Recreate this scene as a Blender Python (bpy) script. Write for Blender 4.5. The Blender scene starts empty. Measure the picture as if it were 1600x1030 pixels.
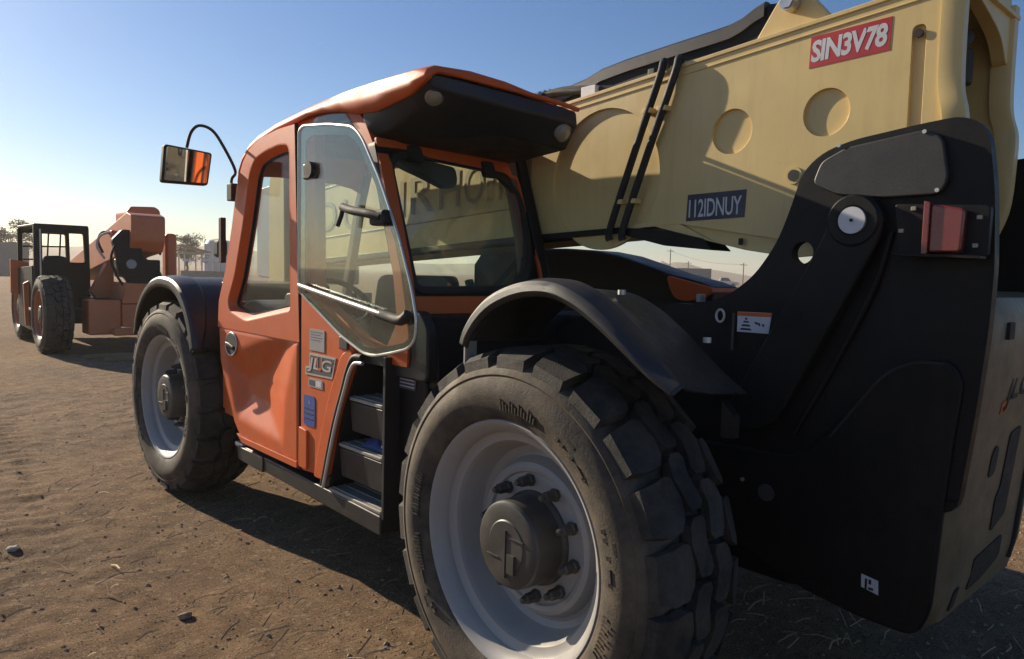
import bpy, bmesh, math, random
import numpy as np
from mathutils import Vector, Matrix
from mathutils.geometry import tessellate_polygon
random.seed(7); rng = np.random.default_rng(7)
PI = math.pi; rad = math.radians
S = bpy.context.scene; COL = S.collection

# ---------------------------------------------------------------- camera, sky, sun, exposure
cd = bpy.data.cameras.new('camera'); cam = bpy.data.objects.new('camera', cd); COL.objects.link(cam)
cd.sensor_width = 36; cd.lens = 26.1; cd.clip_start = 0.05; cd.clip_end = 3000
r_ = Vector((0.74179, -0.67006, 0.02762)); u_ = Vector((0.03050, 0.07485, 0.99673)); f_ = Vector((0.66994, 0.73852, -0.07596))
cam.matrix_world = Matrix(((r_.x, u_.x, -f_.x, -2.694), (r_.y, u_.y, -f_.y, -1.651), (r_.z, u_.z, -f_.z, 1.448), (0, 0, 0, 1)))
S.camera = cam
SUN_AZ, SUN_EL = rad(-10.5), rad(23)          # azimuth from +Y towards +X
W = bpy.data.worlds.new('World'); S.world = W; W.use_nodes = True
wn = W.node_tree.nodes; bg = wn['Background']
sky = wn.new('ShaderNodeTexSky'); sky.sky_type = 'NISHITA'; sky.sun_disc = False
sky.sun_elevation = SUN_EL; sky.sun_rotation = SUN_AZ; sky.air_density = 1.0; sky.dust_density = 0.35; sky.ozone_density = 4.0
hs = wn.new('ShaderNodeHueSaturation'); hs.inputs['Saturation'].default_value = 1.14; hs.inputs['Hue'].default_value = .506; W.node_tree.links.new(sky.outputs[0], hs.inputs['Color']); W.node_tree.links.new(hs.outputs[0], bg.inputs[0]); bg.inputs[1].default_value = 0.072
sl = bpy.data.lights.new('sun', 'SUN'); sl.energy = 5.0; sl.angle = rad(0.5); sl.color = (1.0, 0.86, 0.66)
so = bpy.data.objects.new('sun', sl); COL.objects.link(so)
sd = Vector((math.sin(SUN_AZ)*math.cos(SUN_EL), math.cos(SUN_AZ)*math.cos(SUN_EL), math.sin(SUN_EL)))
so.rotation_euler = sd.to_track_quat('Z', 'Y').to_euler(); so.location = sd*50
S.view_settings.view_transform = 'Standard'; S.view_settings.look = 'None'; S.view_settings.exposure = 0.6; S.view_settings.gamma = 1
S.cycles.max_bounces = 8; S.cycles.transparent_max_bounces = 16

# ---------------------------------------------------------------- materials
def N(t, kind, **kw):
    n = t.nodes.new(kind)
    for k, v in kw.items(): setattr(n, k, v)
    return n
def noise(t, scale, detail=4, rough=.6, coord='Object', vec=None):
    n = N(t, 'ShaderNodeTexNoise'); n.inputs['Scale'].default_value = scale; n.inputs['Detail'].default_value = detail; n.inputs['Roughness'].default_value = rough
    if vec is None:
        c = N(t, 'ShaderNodeTexCoord'); vec = c.outputs[coord]
    t.links.new(vec, n.inputs['Vector']); return n
def ramp(t, src, a, b, ca=(0, 0, 0, 1), cb=(1, 1, 1, 1)):
    r = N(t, 'ShaderNodeValToRGB'); r.color_ramp.elements[0].position = a; r.color_ramp.elements[1].position = b
    r.color_ramp.elements[0].color = ca; r.color_ramp.elements[1].color = cb
    t.links.new(src, r.inputs[0]); return r
def mixc(t, fac, a, b):
    m = N(t, 'ShaderNodeMix', data_type='RGBA')
    for i, v in ((0, fac), (6, a), (7, b)):
        if hasattr(v, 'links') or hasattr(v, 'is_linked'): t.links.new(v, m.inputs[i])
        else: m.inputs[i].default_value = v if i == 0 else (*v, 1)
    return m.outputs[2]
def mat(name, col, rough=.5, metal=0, dust=.0, dustcol=(.20, .15, .10), dr=(.38, .78), wear=0, wearcol=(.3, .3, .3), bump=0, bscale=60, spec=.5, coat=0, var=.12, streak=0, streakcol=(.3, .25, .2)):
    m = bpy.data.materials.new(name); m.use_nodes = True; t = m.node_tree; p = t.nodes['Principled BSDF']
    n1 = noise(t, 3.1, 6, .65); v = ramp(t, n1.outputs[0], .3, .7, (1-var, 1-var, 1-var, 1), (1+var*.6, 1+var*.6, 1+var*.6, 1))
    mm = N(t, 'ShaderNodeMix', data_type='RGBA', blend_type='MULTIPLY'); mm.inputs[0].default_value = 1; mm.inputs[6].default_value = (*col, 1)
    t.links.new(v.outputs[0], mm.inputs[7]); c = mm.outputs[2]
    if dust:
        n2 = noise(t, 6.5, 9, .72); f = ramp(t, n2.outputs[0], *dr); g = N(t, 'ShaderNodeMath', operation='MULTIPLY'); t.links.new(f.outputs[0], g.inputs[0]); g.inputs[1].default_value = dust
        c = mixc(t, g.outputs[0], c, dustcol)
    if streak:
        tc = N(t, 'ShaderNodeTexCoord'); mp = N(t, 'ShaderNodeMapping'); mp.inputs['Scale'].default_value = (9, 9, .8); t.links.new(tc.outputs['Object'], mp.inputs[0]); n6 = noise(t, 2.2, 7, .7, vec=mp.outputs[0])
        mp2 = N(t, 'ShaderNodeMapping'); mp2.inputs['Rotation'].default_value = (.5, 0, 0); mp2.inputs['Scale'].default_value = (3, 3, 70); t.links.new(tc.outputs['Object'], mp2.inputs[0]); n7 = noise(t, 2.0, 5, .6, vec=mp2.outputs[0])
        f = ramp(t, n6.outputs[0], .50, .80); f2 = ramp(t, n7.outputs[0], .70, .74); mx = N(t, 'ShaderNodeMath', operation='MAXIMUM'); t.links.new(f.outputs[0], mx.inputs[0]); t.links.new(f2.outputs[0], mx.inputs[1])
        g = N(t, 'ShaderNodeMath', operation='MULTIPLY'); t.links.new(mx.outputs[0], g.inputs[0]); g.inputs[1].default_value = streak; c = mixc(t, g.outputs[0], c, streakcol)
    if wear:
        n3 = noise(t, 38, 7, .7); f = ramp(t, n3.outputs[0], .66, .72); g = N(t, 'ShaderNodeMath', operation='MULTIPLY'); t.links.new(f.outputs[0], g.inputs[0]); g.inputs[1].default_value = wear
        c = mixc(t, g.outputs[0], c, wearcol)
    t.links.new(c, p.inputs['Base Color'])
    n4 = noise(t, 9, 6, .7); rr = ramp(t, n4.outputs[0], .3, .75, (max(rough-.1, .03),)*3+(1,), (min(rough+.16, 1),)*3+(1,)); t.links.new(rr.outputs[0], p.inputs['Roughness'])
    p.inputs['Metallic'].default_value = metal; p.inputs['Specular IOR Level'].default_value = spec; p.inputs['Coat Weight'].default_value = coat; p.inputs['Coat Roughness'].default_value = .12
    if bump:
        n5 = noise(t, bscale, 8, .7); b = N(t, 'ShaderNodeBump'); b.inputs['Strength'].default_value = bump; b.inputs['Distance'].default_value = .004
        t.links.new(n5.outputs[0], b.inputs['Height']); t.links.new(b.outputs[0], p.inputs['Normal'])
    return m
def glassmat(name, tint, rough=.0, refl=1.0, dirt=.06):
    m = bpy.data.materials.new(name); m.use_nodes = True; t = m.node_tree; t.nodes.remove(t.nodes['Principled BSDF']); out = t.nodes['Material Output']
    tr = N(t, 'ShaderNodeBsdfTransparent'); tr.inputs[0].default_value = (*tint, 1)
    gl = N(t, 'ShaderNodeBsdfGlossy'); gl.inputs['Roughness'].default_value = rough
    df = N(t, 'ShaderNodeBsdfDiffuse'); df.inputs[0].default_value = (.56, .64, .55, 1)  # dirt film, also a painted pale veil that makes the panes look brighter
    ge = N(t, 'ShaderNodeNewGeometry'); io = N(t, 'ShaderNodeMix'); t.links.new(ge.outputs['Backfacing'], io.inputs[0]); io.inputs[2].default_value = 1.5; io.inputs[3].default_value = 1/1.5
    fr = N(t, 'ShaderNodeFresnel'); t.links.new(io.outputs[0], fr.inputs[0]); k = N(t, 'ShaderNodeMath', operation='MULTIPLY'); k.inputs[1].default_value = refl; t.links.new(fr.outputs[0], k.inputs[0])
    a = N(t, 'ShaderNodeMixShader'); t.links.new(k.outputs[0], a.inputs[0]); t.links.new(tr.outputs[0], a.inputs[1]); t.links.new(gl.outputs[0], a.inputs[2])
    n = noise(t, 5, 8, .75); f = ramp(t, n.outputs[0], .4, .8, (dirt*.3,)*3+(1,), (dirt*1.8,)*3+(1,))
    b = N(t, 'ShaderNodeMixShader'); t.links.new(f.outputs[0], b.inputs[0]); t.links.new(a.outputs[0], b.inputs[1]); t.links.new(df.outputs[0], b.inputs[2])
    t.links.new(b.outputs[0], out.inputs[0]); return m
M = {}
M['orange'] = mat('orange_paint', (.66, .115, .019), .48, spec=.4, dust=.14, dustcol=(.44, .24, .13), coat=.0, wear=.12, wearcol=(.25, .1, .05), streak=.25, streakcol=(.34, .17, .09))
M['cream'] = mat('cream_paint', (.70, .525, .215), .40, dust=.14, dustcol=(.40, .29, .16), wear=.30, wearcol=(.36, .25, .13), var=.07, streak=.28, streakcol=(.34, .25, .13))
M['creamin'] = mat('dark_cream_inside', (.30, .21, .10), .6, dust=.3)  # darker cream for the core inside the boom
M['black'] = mat('black_paint', (.006, .006, .007), .48, spec=.22, streak=.12, streakcol=(.06, .05, .042), dust=.10, dustcol=(.10, .085, .07), wear=.15, wearcol=(.09, .08, .07), bump=.12, bscale=180)
M['plastic'] = mat('black_plastic', (.018, .018, .020), .44, spec=.5, dust=.22, dustcol=(.09, .08, .068), bump=.25, bscale=420)
M['frit'] = mat('black_glass_border', (.007, .006, .006), .05, spec=.3, var=0)
M['rubber'] = mat('black_rubber', (.014, .013, .013), .7, dust=.1)
M['tyre'] = mat('tyre_rubber', (.022, .020, .018), .78, dust=.72, dr=(.34, .76), dustcol=(.225, .165, .105), bump=.5, bscale=130)
M['tread'] = mat('tread_rubber', (.016, .015, .014), .75, dust=.75, dr=(.42, .74), dustcol=(.12, .10, .078), bump=1.0, bscale=160)
M['rim'] = mat('grey_rim_paint', (.36, .35, .335), .42, dust=.30, dustcol=(.28, .22, .16), wear=.3, wearcol=(.16, .13, .10))
M['hub'] = mat('hub_dark_grey', (.055, .053, .050), .42, dust=.35, dustcol=(.15, .12, .09))
M['steel'] = mat('bare_steel', (.55, .54, .52), .3, metal=.9, dust=.1)
M['silver'] = mat('silver_trim', (.62, .60, .56), .32, metal=.4)
M['white'] = mat('white_sticker', (.62, .63, .66), .5, dust=.2, wear=.2, wearcol=(.2, .2, .22))
M['lens'] = mat('lamp_lens', (.34, .31, .24), .25, dust=.2)
M['redlens'] = mat('red_lamp_lens', (.20, .024, .018), .25, dust=.25, dustcol=(.24, .10, .08), coat=.5)
M['red'] = mat('red_sticker', (.46, .022, .028), .4, dust=.1, dustcol=(.45, .12, .1))
M['navy'] = mat('navy_sticker', (.016, .02, .045), .4)
M['blue'] = mat('blue_sticker', (.045, .10, .36), .4, dust=.15)
M['greyst'] = mat('grey_sticker', (.36, .35, .35), .5, dust=.2)
M['darkst'] = mat('dark_sticker', (.07, .07, .085), .5, dust=.2, dustcol=(.2, .18, .16))
M['letter'] = mat('embossed_letter_paint', (.36, .27, .13), .5, dust=.2)
M['tan'] = mat('dusty_counterweight', (.135, .10, .055), .5, dust=.8, dustcol=(.30, .21, .125), wear=.4, wearcol=(.03, .028, .026))
M['brown'] = mat('brown_headliner', (.16, .085, .06), .8)
M['seat'] = mat('seat_vinyl', (.018, .018, .02), .55, dust=.15)
M['grip'] = mat('step_grip', (.30, .28, .25), .55, dust=.7, dustcol=(.42, .36, .27), bump=.4, bscale=200)  # pale tone and heavy dust stand in for sunlight on the treads
M['dash'] = mat('dash_grey', (.06, .062, .07), .5)
M['glass'] = glassmat('tinted_cab_glass', (.93, 1.0, .95), refl=1.1, dirt=.085)
M['glass2'] = glassmat('side_glass', (.93, 1.0, .95), refl=.9, dirt=.055)
M['glass3'] = glassmat('door_glass', (.95, .97, .96), refl=.35, dirt=.02)
mm = bpy.data.materials.new('mirror_silver'); mm.use_nodes = True; p = mm.node_tree.nodes['Principled BSDF']; p.inputs['Base Color'].default_value = (.72, .72, .72, 1); p.inputs['Metallic'].default_value = 1; p.inputs['Roughness'].default_value = .03; M['mirror'] = mm

# ---------------------------------------------------------------- mesh helpers
WMX = {}
def put(o, parent):
    if parent is None: return
    o.parent = parent
    if parent.name in WMX: o.matrix_parent_inverse = WMX[parent.name].inverted()
def finish(me, m, ang=32):
    me.materials.append(M[m] if isinstance(m, str) else m)
    for p in me.polygons: p.use_smooth = True
    me.set_sharp_from_angle(angle=rad(ang))
def obj(name, verts, faces, m, parent=None, bevel=0, seg=2, ang=32, recalc=True):
    me = bpy.data.meshes.new(name); me.from_pydata([tuple(v) for v in verts], [], [tuple(f) for f in faces])
    if recalc:
        b = bmesh.new(); b.from_mesh(me); bmesh.ops.recalc_face_normals(b, faces=b.faces); b.to_mesh(me); b.free()
    finish(me, m, ang); o = bpy.data.objects.new(name, me); COL.objects.link(o); put(o, parent)
    if bevel:
        d = o.modifiers.new('bevel', 'BEVEL'); d.width = bevel; d.segments = seg; d.limit_method = 'ANGLE'; d.angle_limit = rad(38); d.harden_normals = True
    return o
def AX(u, v, w): return (w, u, v)       # outline in (y,z), thickness along x
def AY(u, v, w): return (u, w, v)       # outline in (x,z), thickness along y
def AZ(u, v, w): return (u, v, w)       # outline in (x,y), thickness along z
def rnd(pts, r=.03, n=4):
    out = []; k = len(pts)
    for i in range(k):
        a, b, c = Vector(pts[i-1][:2]), Vector(pts[i][:2]), Vector(pts[(i+1) % k][:2]); rr = pts[i][2] if len(pts[i]) > 2 else r
        d1, d2 = (a-b), (c-b); l = min(rr, d1.length*.48, d2.length*.48)
        if l < 1e-4: out.append(tuple(b)); continue
        p0, p2 = b+d1.normalized()*l, b+d2.normalized()*l
        for j in range(n+1):
            t = j/n; q = p0*(1-t)**2+b*2*t*(1-t)+p2*t*t; out.append((q.x, q.y))
    return out
def circ(c, r, n=32, ry=None): return [(c[0]+r*math.cos(2*PI*i/n), c[1]+(ry or r)*math.sin(2*PI*i/n)) for i in range(n)]
def prism(name, outer, w0, w1, m, parent=None, holes=(), ax=AX, bevel=.004, seg=2, ang=32):
    loops = [list(outer)]+[list(h) for h in holes]; flat = [p for l in loops for p in l]; n = len(flat)
    verts = [ax(p[0], p[1], w0) for p in flat]+[ax(p[0], p[1], w1) for p in flat]; faces = []
    if holes:
        for t in tessellate_polygon([[Vector((p[0], p[1], 0)) for p in l] for l in loops]): faces += [t, tuple(i+n for i in reversed(t))]
    else: faces += [tuple(range(n)), tuple(range(2*n-1, n-1, -1))]
    s = 0
    for l in loops:
        k = len(l)
        for i in range(k): a, b = s+i, s+(i+1) % k; faces.append((a, b, b+n, a+n))
        s += k
    return obj(name, verts, faces, m, parent, bevel if not holes else min(bevel, .003), seg, ang)
def box(name, a, b, m, parent=None, bevel=.006, seg=2):
    x0, y0, z0 = a; x1, y1, z1 = b
    return prism(name, [(x0, y0), (x1, y0), (x1, y1), (x0, y1)], z0, z1, m, parent, ax=AZ, bevel=bevel, seg=seg)
def lathe_data(prof, n=48, axis='x', c=(0, 0, 0)):
    v = []; f = []; k = len(prof)
    for i in range(n):
        a = 2*PI*i/n
        for (x, r) in prof:
            q = (x, r*math.cos(a), r*math.sin(a)) if axis == 'x' else ((r*math.cos(a), x, r*math.sin(a)) if axis == 'y' else (r*math.cos(a), r*math.sin(a), x))
            v.append((q[0]+c[0], q[1]+c[1], q[2]+c[2]))
    for i in range(n):
        for j in range(k-1): f.append((i*k+j, ((i+1) % n)*k+j, ((i+1) % n)*k+j+1, i*k+j+1))
    return v, f
def lathe(name, prof, m, parent=None, n=48, axis='x', c=(0, 0, 0), ang=32, bevel=0):
    v, f = lathe_data(prof, n, axis, c); return obj(name, v, f, m, parent, bevel, ang=ang)
def disc(name, c, r, w, m, parent=None, axis='x', n=32, bevel=.003):
    prof = [(-w/2, 0.0001), (-w/2, r), (w/2, r), (w/2, .0001)]; return lathe(name, prof, m, parent, n, axis, c, bevel=0)
def spline(pts, n=6):
    P = [Vector(p) for p in pts]; out = []
    for i in range(len(P)-1):
        p0, p1, p2, p3 = P[max(i-1, 0)], P[i], P[i+1], P[min(i+2, len(P)-1)]
        for j in range(n):
            t = j/n; out.append(.5*((2*p1)+(p2-p0)*t+(2*p0-5*p1+4*p2-p3)*t*t+(-p0+3*p1-3*p2+p3)*t**3))
    return out+[P[-1]]
def tube_data(path, r, k=8):
    P = [Vector(p) for p in path]; v = []; f = []; up = None
    for i, p in enumerate(P):
        d = (P[min(i+1, len(P)-1)]-P[max(i-1, 0)]).normalized()
        if up is None: up = d.orthogonal().normalized()
        up = (up-d*up.dot(d)).normalized(); s = d.cross(up); rr = r[i] if isinstance(r, (list, tuple)) else r
        for j in range(k): a = 2*PI*j/k; v.append(p+(up*math.cos(a)+s*math.sin(a))*rr)
    for i in range(len(P)-1):
        for j in range(k): f.append((i*k+j, i*k+(j+1) % k, (i+1)*k+(j+1) % k, (i+1)*k+j))
    f += [tuple(range(k)), tuple(range(len(v)-k, len(v)))]
    return v, f
def tube(name, path, r, m, parent=None, k=10, ang=50): 
    v, f = tube_data(path, r, k); return obj(name, v, f, m, parent, ang=ang)
def loft(name, secs, m, parent=None, closed=False, caps=False, bevel=0, ang=32):
    k = len(secs[0]); v = [p for s in secs for p in s]; f = []
    for i in range(len(secs)-1):
        for j in range(k if closed else k-1): f.append((i*k+j, i*k+(j+1) % k, (i+1)*k+(j+1) % k, (i+1)*k+j))
    if caps: f += [tuple(range(k)), tuple(range(len(v)-k, len(v)))]
    return obj(name, v, f, m, parent, bevel, ang=ang)
def solid(o, t, off=-1):
    d = o.modifiers.new('solid', 'SOLIDIFY'); d.thickness = t; d.offset = off; d.use_even_offset = False
    o.modifiers.move(len(o.modifiers)-1, 0); return o
def text(name, s, o, u, v, w, h, m, parent=None, depth=.0015, bold=.02, shear=0, space=1.0):
    c = bpy.data.curves.new('t', 'FONT'); c.body = s; c.size = 1; c.offset = bold; c.shear = shear; c.space_character = space; c.resolution_u = 3
    t = bpy.data.objects.new('t', c); COL.objects.link(t); bpy.context.view_layer.update()
    me = bpy.data.meshes.new_from_object(t.evaluated_get(bpy.context.evaluated_depsgraph_get())); bpy.data.objects.remove(t); bpy.data.curves.remove(c)
    P = np.array([x.co[:] for x in me.vertices]); lo, hi = P.min(0), P.max(0); u, v, o = Vector(u), Vector(v), Vector(o); nn = u.cross(v).normalized()
    V = [o+u*((q[0]-lo[0])/(hi[0]-lo[0])*w)+v*((q[1]-lo[1])/(hi[1]-lo[1])*h)+nn*depth for q in P]
    F = [tuple(x.vertices) for x in me.polygons]; bpy.data.meshes.remove(me)
    return obj(name, V, F, m, parent, recalc=False)
def root(name, label, cat, loc, group=None):
    o = bpy.data.objects.new(name, None); COL.objects.link(o); o.location = loc; o['label'] = label; o['category'] = cat; o.empty_display_size = .2
    if group: o['group'] = group
    WMX[o.name] = Matrix.Translation(loc); return o
def tag(o, label=None, cat=None, group=None, kind=None):
    for k, v in (('label', label), ('category', cat), ('group', group), ('kind', kind)):
        if v: o[k] = v
    return o

# ---------------------------------------------------------------- ground
def vnoise(x, y, seed=0):
    def h(i, j):
        n = (i*374761393+j*668265263+seed*974711) & 0x7fffffff; n = ((n ^ (n >> 13))*1274126177) & 0x7fffffff; return ((n ^ (n >> 16)) & 0xffff)/65535.
    xi, yi = np.floor(x).astype(np.int64), np.floor(y).astype(np.int64); xf, yf = x-xi, y-yi; sx, sy = xf*xf*(3-2*xf), yf*yf*(3-2*yf)
    return (h(xi, yi)*(1-sx)+h(xi+1, yi)*sx)*(1-sy)+(h(xi, yi+1)*(1-sx)+h(xi+1, yi+1)*sx)*sy-.5
def gheight(x, y):   # lumpy packed dirt, metres
    near = np.clip(1.6-np.hypot(x+1.5, y-1)/22, 0, 1)
    z = .022*vnoise(x*.9, y*.9, 1)+.016*vnoise(x*2.7, y*2.7, 2)+.009*vnoise(x*7, y*7, 3)+.007*vnoise(x*15, y*15, 4)
    a = .86*x+.5*y; b = -.5*x+.86*y                                   # ploughed and driven streaks
    z = z+.012*vnoise(a*1.2, b*9, 5)+.007*vnoise(b*1.1+3, a*12, 6)
    for (cx, sl, w) in ((-3.3, .10, .21), (-5.0, .02, .22), (2.9, .05, .24), (4.6, .02, .24)):   # old tyre ruts along the yard
        d = (x-cx-sl*y+.15*np.sin(y*.35+cx))/w; z = z-.022*np.exp(-d*d)*(1+.5*np.sign(np.sin(y*34+np.abs(d)*4)))+.012*np.exp(-(np.abs(d)-1.5)**2*4)
    for (cx, sl, w) in ((-1.72, -.01, .17), (-2.25, .09, .17)):            # fresher tread prints
        d = (x-cx-sl*y-.06*np.sin(y*.5+cx))/w; z = z-np.exp(-d**4)*(.004+.0045*np.sin(y*37+np.abs(d)*3.5))*np.clip(.8+2*vnoise(x*1.3, y*.8, 12), 0, 1)
    for (cx, cy) in ((-1.02, 0), (-1.02, 3.247), (1.16, 0), (1.16, 3.247)):  # soil pushed up round the tyres
        z = z+.045*np.exp(-((np.abs(x-cx)-.215)/.05)**2)*np.exp(-((y-cy)/.20)**4)*(1+1.2*vnoise(x*14, y*14, 8))
    under = ((x > -1.35) & (x < 1.45) & (y > -.8) & (y < 4)).astype(float)
    return z*near*(1-.55*under)-.006
def axis_coords(lo, hi, step, far, g=1.14):
    c = list(np.arange(lo, hi, step)); s = step; x = c[-1]
    while x < far: s *= g; x += s; c.append(x)
    s = step; x = lo
    while x > -far: s *= g; x -= s; c.insert(0, x)
    return np.array(c)
gx = axis_coords(-5.5, 5.5, .030, 900); gy = axis_coords(-1.6, 8.5, .036, 900)
GX, GY = np.meshgrid(gx, gy); GZ = gheight(GX, GY); nx, ny = len(gx), len(gy)
gv = np.stack([GX.ravel(), GY.ravel(), GZ.ravel()], 1); ii = np.arange(nx*ny).reshape(ny, nx)
gf = np.stack([ii[:-1, :-1].ravel(), ii[:-1, 1:].ravel(), ii[1:, 1:].ravel(), ii[1:, :-1].ravel()], 1)
me = bpy.data.meshes.new('ground'); me.vertices.add(len(gv)); me.vertices.foreach_set('co', gv.ravel().astype(np.float32)); me.loops.add(gf.size); me.loops.foreach_set('vertex_index', gf.ravel().astype(np.int32))
me.polygons.add(len(gf)); me.polygons.foreach_set('loop_start', (np.arange(len(gf))*4).astype(np.int32)); me.polygons.foreach_set('use_smooth', np.ones(len(gf), bool)); me.update(calc_edges=True)
def groundmat():
    m = bpy.data.materials.new('packed_dirt'); m.use_nodes = True; t = m.node_tree; p = t.nodes['Principled BSDF']; c = N(t, 'ShaderNodeTexCoord')
    n1 = noise(t, .6, 8, .65); n2 = noise(t, 7, 10, .75); n3 = noise(t, 85, 8, .85)
    mp = N(t, 'ShaderNodeMapping'); mp.inputs['Rotation'].default_value = (0, 0, .55); mp.inputs['Scale'].default_value = (2.2, 26, 1); t.links.new(c.outputs['Object'], mp.inputs[0]); n4 = noise(t, 2, 8, .75, vec=mp.outputs[0])
    a = ramp(t, n2.outputs[0], .28, .72, (.165, .108, .066, 1), (.47, .315, .19, 1))
    b = ramp(t, n1.outputs[0], .35, .7, (.70, .69, .70, 1), (1.12, 1.06, .98, 1))
    k = N(t, 'ShaderNodeMix', data_type='RGBA', blend_type='MULTIPLY'); k.inputs[0].default_value = 1; t.links.new(a.outputs[0], k.inputs[6]); t.links.new(b.outputs[0], k.inputs[7])
    s = ramp(t, n4.outputs[0], .56, .80, (0, 0, 0, 1), (.55, .55, .55, 1)); c2 = mixc(t, s.outputs[0], k.outputs[2], (.52, .36, .225))
    d = ramp(t, n3.outputs[0], .60, .74); c3 = mixc(t, d.outputs[0], c2, (.075, .052, .036))
    for sc, lo, colr, k in ((150, .80, (.62, .48, .33), .75), (95, .83, (.07, .05, .036), .85), (34, .90, (.50, .37, .25), .6), (420, .62, (.10, .07, .048), .55)):   # grit and small stones pressed into the dirt
        vo = N(t, 'ShaderNodeTexVoronoi'); vo.inputs['Scale'].default_value = sc; t.links.new(c.outputs['Object'], vo.inputs['Vector']); sp = N(t, 'ShaderNodeSeparateColor'); t.links.new(vo.outputs['Color'], sp.inputs[0])
        gt = N(t, 'ShaderNodeMath', operation='GREATER_THAN'); t.links.new(sp.outputs[0], gt.inputs[0]); gt.inputs[1].default_value = lo; ls = N(t, 'ShaderNodeMath', operation='LESS_THAN'); t.links.new(vo.outputs['Distance'], ls.inputs[0]); ls.inputs[1].default_value = .42
        mu = N(t, 'ShaderNodeMath', operation='MULTIPLY'); t.links.new(gt.outputs[0], mu.inputs[0]); t.links.new(ls.outputs[0], mu.inputs[1]); mk = N(t, 'ShaderNodeMath', operation='MULTIPLY'); t.links.new(mu.outputs[0], mk.inputs[0]); mk.inputs[1].default_value = k
        c3 = mixc(t, mk.outputs[0], c3, colr)
    t.links.new(c3, p.inputs['Base Color']); p.inputs['Roughness'].default_value = .95; p.inputs['Specular IOR Level'].default_value = .15
    ad = N(t, 'ShaderNodeMath', operation='ADD'); t.links.new(n3.outputs[0], ad.inputs[0]); t.links.new(n4.outputs[0], ad.inputs[1])
    ad2 = N(t, 'ShaderNodeMath', operation='ADD'); t.links.new(ad.outputs[0], ad2.inputs[0]); t.links.new(n2.outputs[0], ad2.inputs[1])
    bm = N(t, 'ShaderNodeBump'); bm.inputs['Strength'].default_value = 1.0; bm.inputs['Distance'].default_value = .022; t.links.new(ad2.outputs[0], bm.inputs['Height']); t.links.new(bm.outputs[0], p.inputs['Normal'])
    return m
M['ground'] = groundmat(); me.materials.append(M['ground']); g = bpy.data.objects.new('ground', me); COL.objects.link(g); tag(g, kind='structure')

# loose ground litter: nobody could count it
def litter(name, n, maker, m, label, cat):
    V = []; F = []; P = []
    for _ in range(n):
        t = random.random(); d = .6+9*t*t; a = rad(random.uniform(-12, 100)); x = -2.7+d*math.sin(rad(42)-a+rad(44)); y = -1.65+d*math.cos(rad(42)-a+rad(44))
        if random.random() < .25: x, y = random.uniform(-1, 6), random.uniform(-1.4, 8)
        P.append((x, y))
    P = np.array(P); Z = gheight(P[:, 0], P[:, 1])
    for (x, y), z in zip(P.tolist(), Z.tolist()):
        vs, fs = maker(x, y, z); b = len(V); V += vs; F += [tuple(i+b for i in f) for f in fs]
    return tag(obj(name, V, F, m, recalc=False, ang=20), label, cat, kind='stuff')
def pebble(x, y, z):
    r = random.choice([.003, .004, .005, .006, .010])*random.uniform(.7, 1.5); v = []
    for dx, dy, dz in ((1, 0, 0), (0, 1, 0), (-1, 0, 0), (0, -1, 0), (0, 0, .8), (0, 0, -.6)): v.append((x+dx*r*random.uniform(.7, 1.3), y+dy*r*random.uniform(.7, 1.3), z+dz*r*random.uniform(.6, 1.1)))
    return v, [(0, 1, 4), (1, 2, 4), (2, 3, 4), (3, 0, 4), (1, 0, 5), (2, 1, 5), (3, 2, 5), (0, 3, 5)]
def straw(x, y, z):
    l = random.uniform(.03, .16); a = random.gauss(.5, .8); dx, dy = math.cos(a)*l, math.sin(a)*l; w = random.uniform(.0012, .003); px, py = -math.sin(a)*w, math.cos(a)*w; h = z+.006; k = random.uniform(-.015, .015); e = random.uniform(0, .02)
    P = [(x, y, h), (x+dx*.5+px*k*300, y+dy*.5+py*k*300, h+.008+e*.3), (x+dx, y+dy, h+e)]; v = []
    for q in P: v += [(q[0]-px, q[1]-py, q[2]), (q[0]+px, q[1]+py, q[2]+w)]
    return v, [(0, 2, 3, 1), (2, 4, 5, 3)]
M['pebble'] = mat('pebble_stone', (.30, .22, .145), .9, var=.5); M['straw'] = mat('dry_straw', (.40, .29, .16), .8, var=.3)
litter('gravel', 14000, pebble, M['pebble'], 'small brown pebbles and clods scattered over the dirt yard', 'gravel')
litter('straw', 3600, straw, M['straw'], 'dry straw and grass stalks strewn over the dirt yard', 'straw')
def stone(name, x, y, r, m, label):
    b = bmesh.new(); bmesh.ops.create_icosphere(b, subdivisions=3, radius=r)
    for v in b.verts:
        q = v.co*(1/r); k = 1+.5*float(vnoise(np.array([q.x*1.6+x]), np.array([q.y*1.6+q.z*1.1+y]), 9)[0]); v.co = Vector((v.co.x*k*1.3+x, v.co.y*k+y, v.co.z*k*.7+.2*r))
    me = bpy.data.meshes.new(name); b.to_mesh(me); b.free(); finish(me, m, 24); o = bpy.data.objects.new(name, me); COL.objects.link(o); tag(o, label, 'stone'); return o
M['palestone'] = mat('pale_stone', (.42, .38, .33), .9, bump=.5)
stone('stone', -2.09, 2.68, .022, 'palestone', 'pale grey stone on the dirt at the left edge, level with the front tyre')
stone('stone', -1.68, 1.42, .02, 'pebble', 'dark stone near the bottom of the picture left of the rear wheel')

# ---------------------------------------------------------------- the telehandler
T = root('telehandler', 'large orange, black and cream telehandler parked in the foreground, its cab facing left', 'telehandler', (.07, 1.6, 0))
HZ = .61; WB = 3.247; MX = .07

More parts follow.
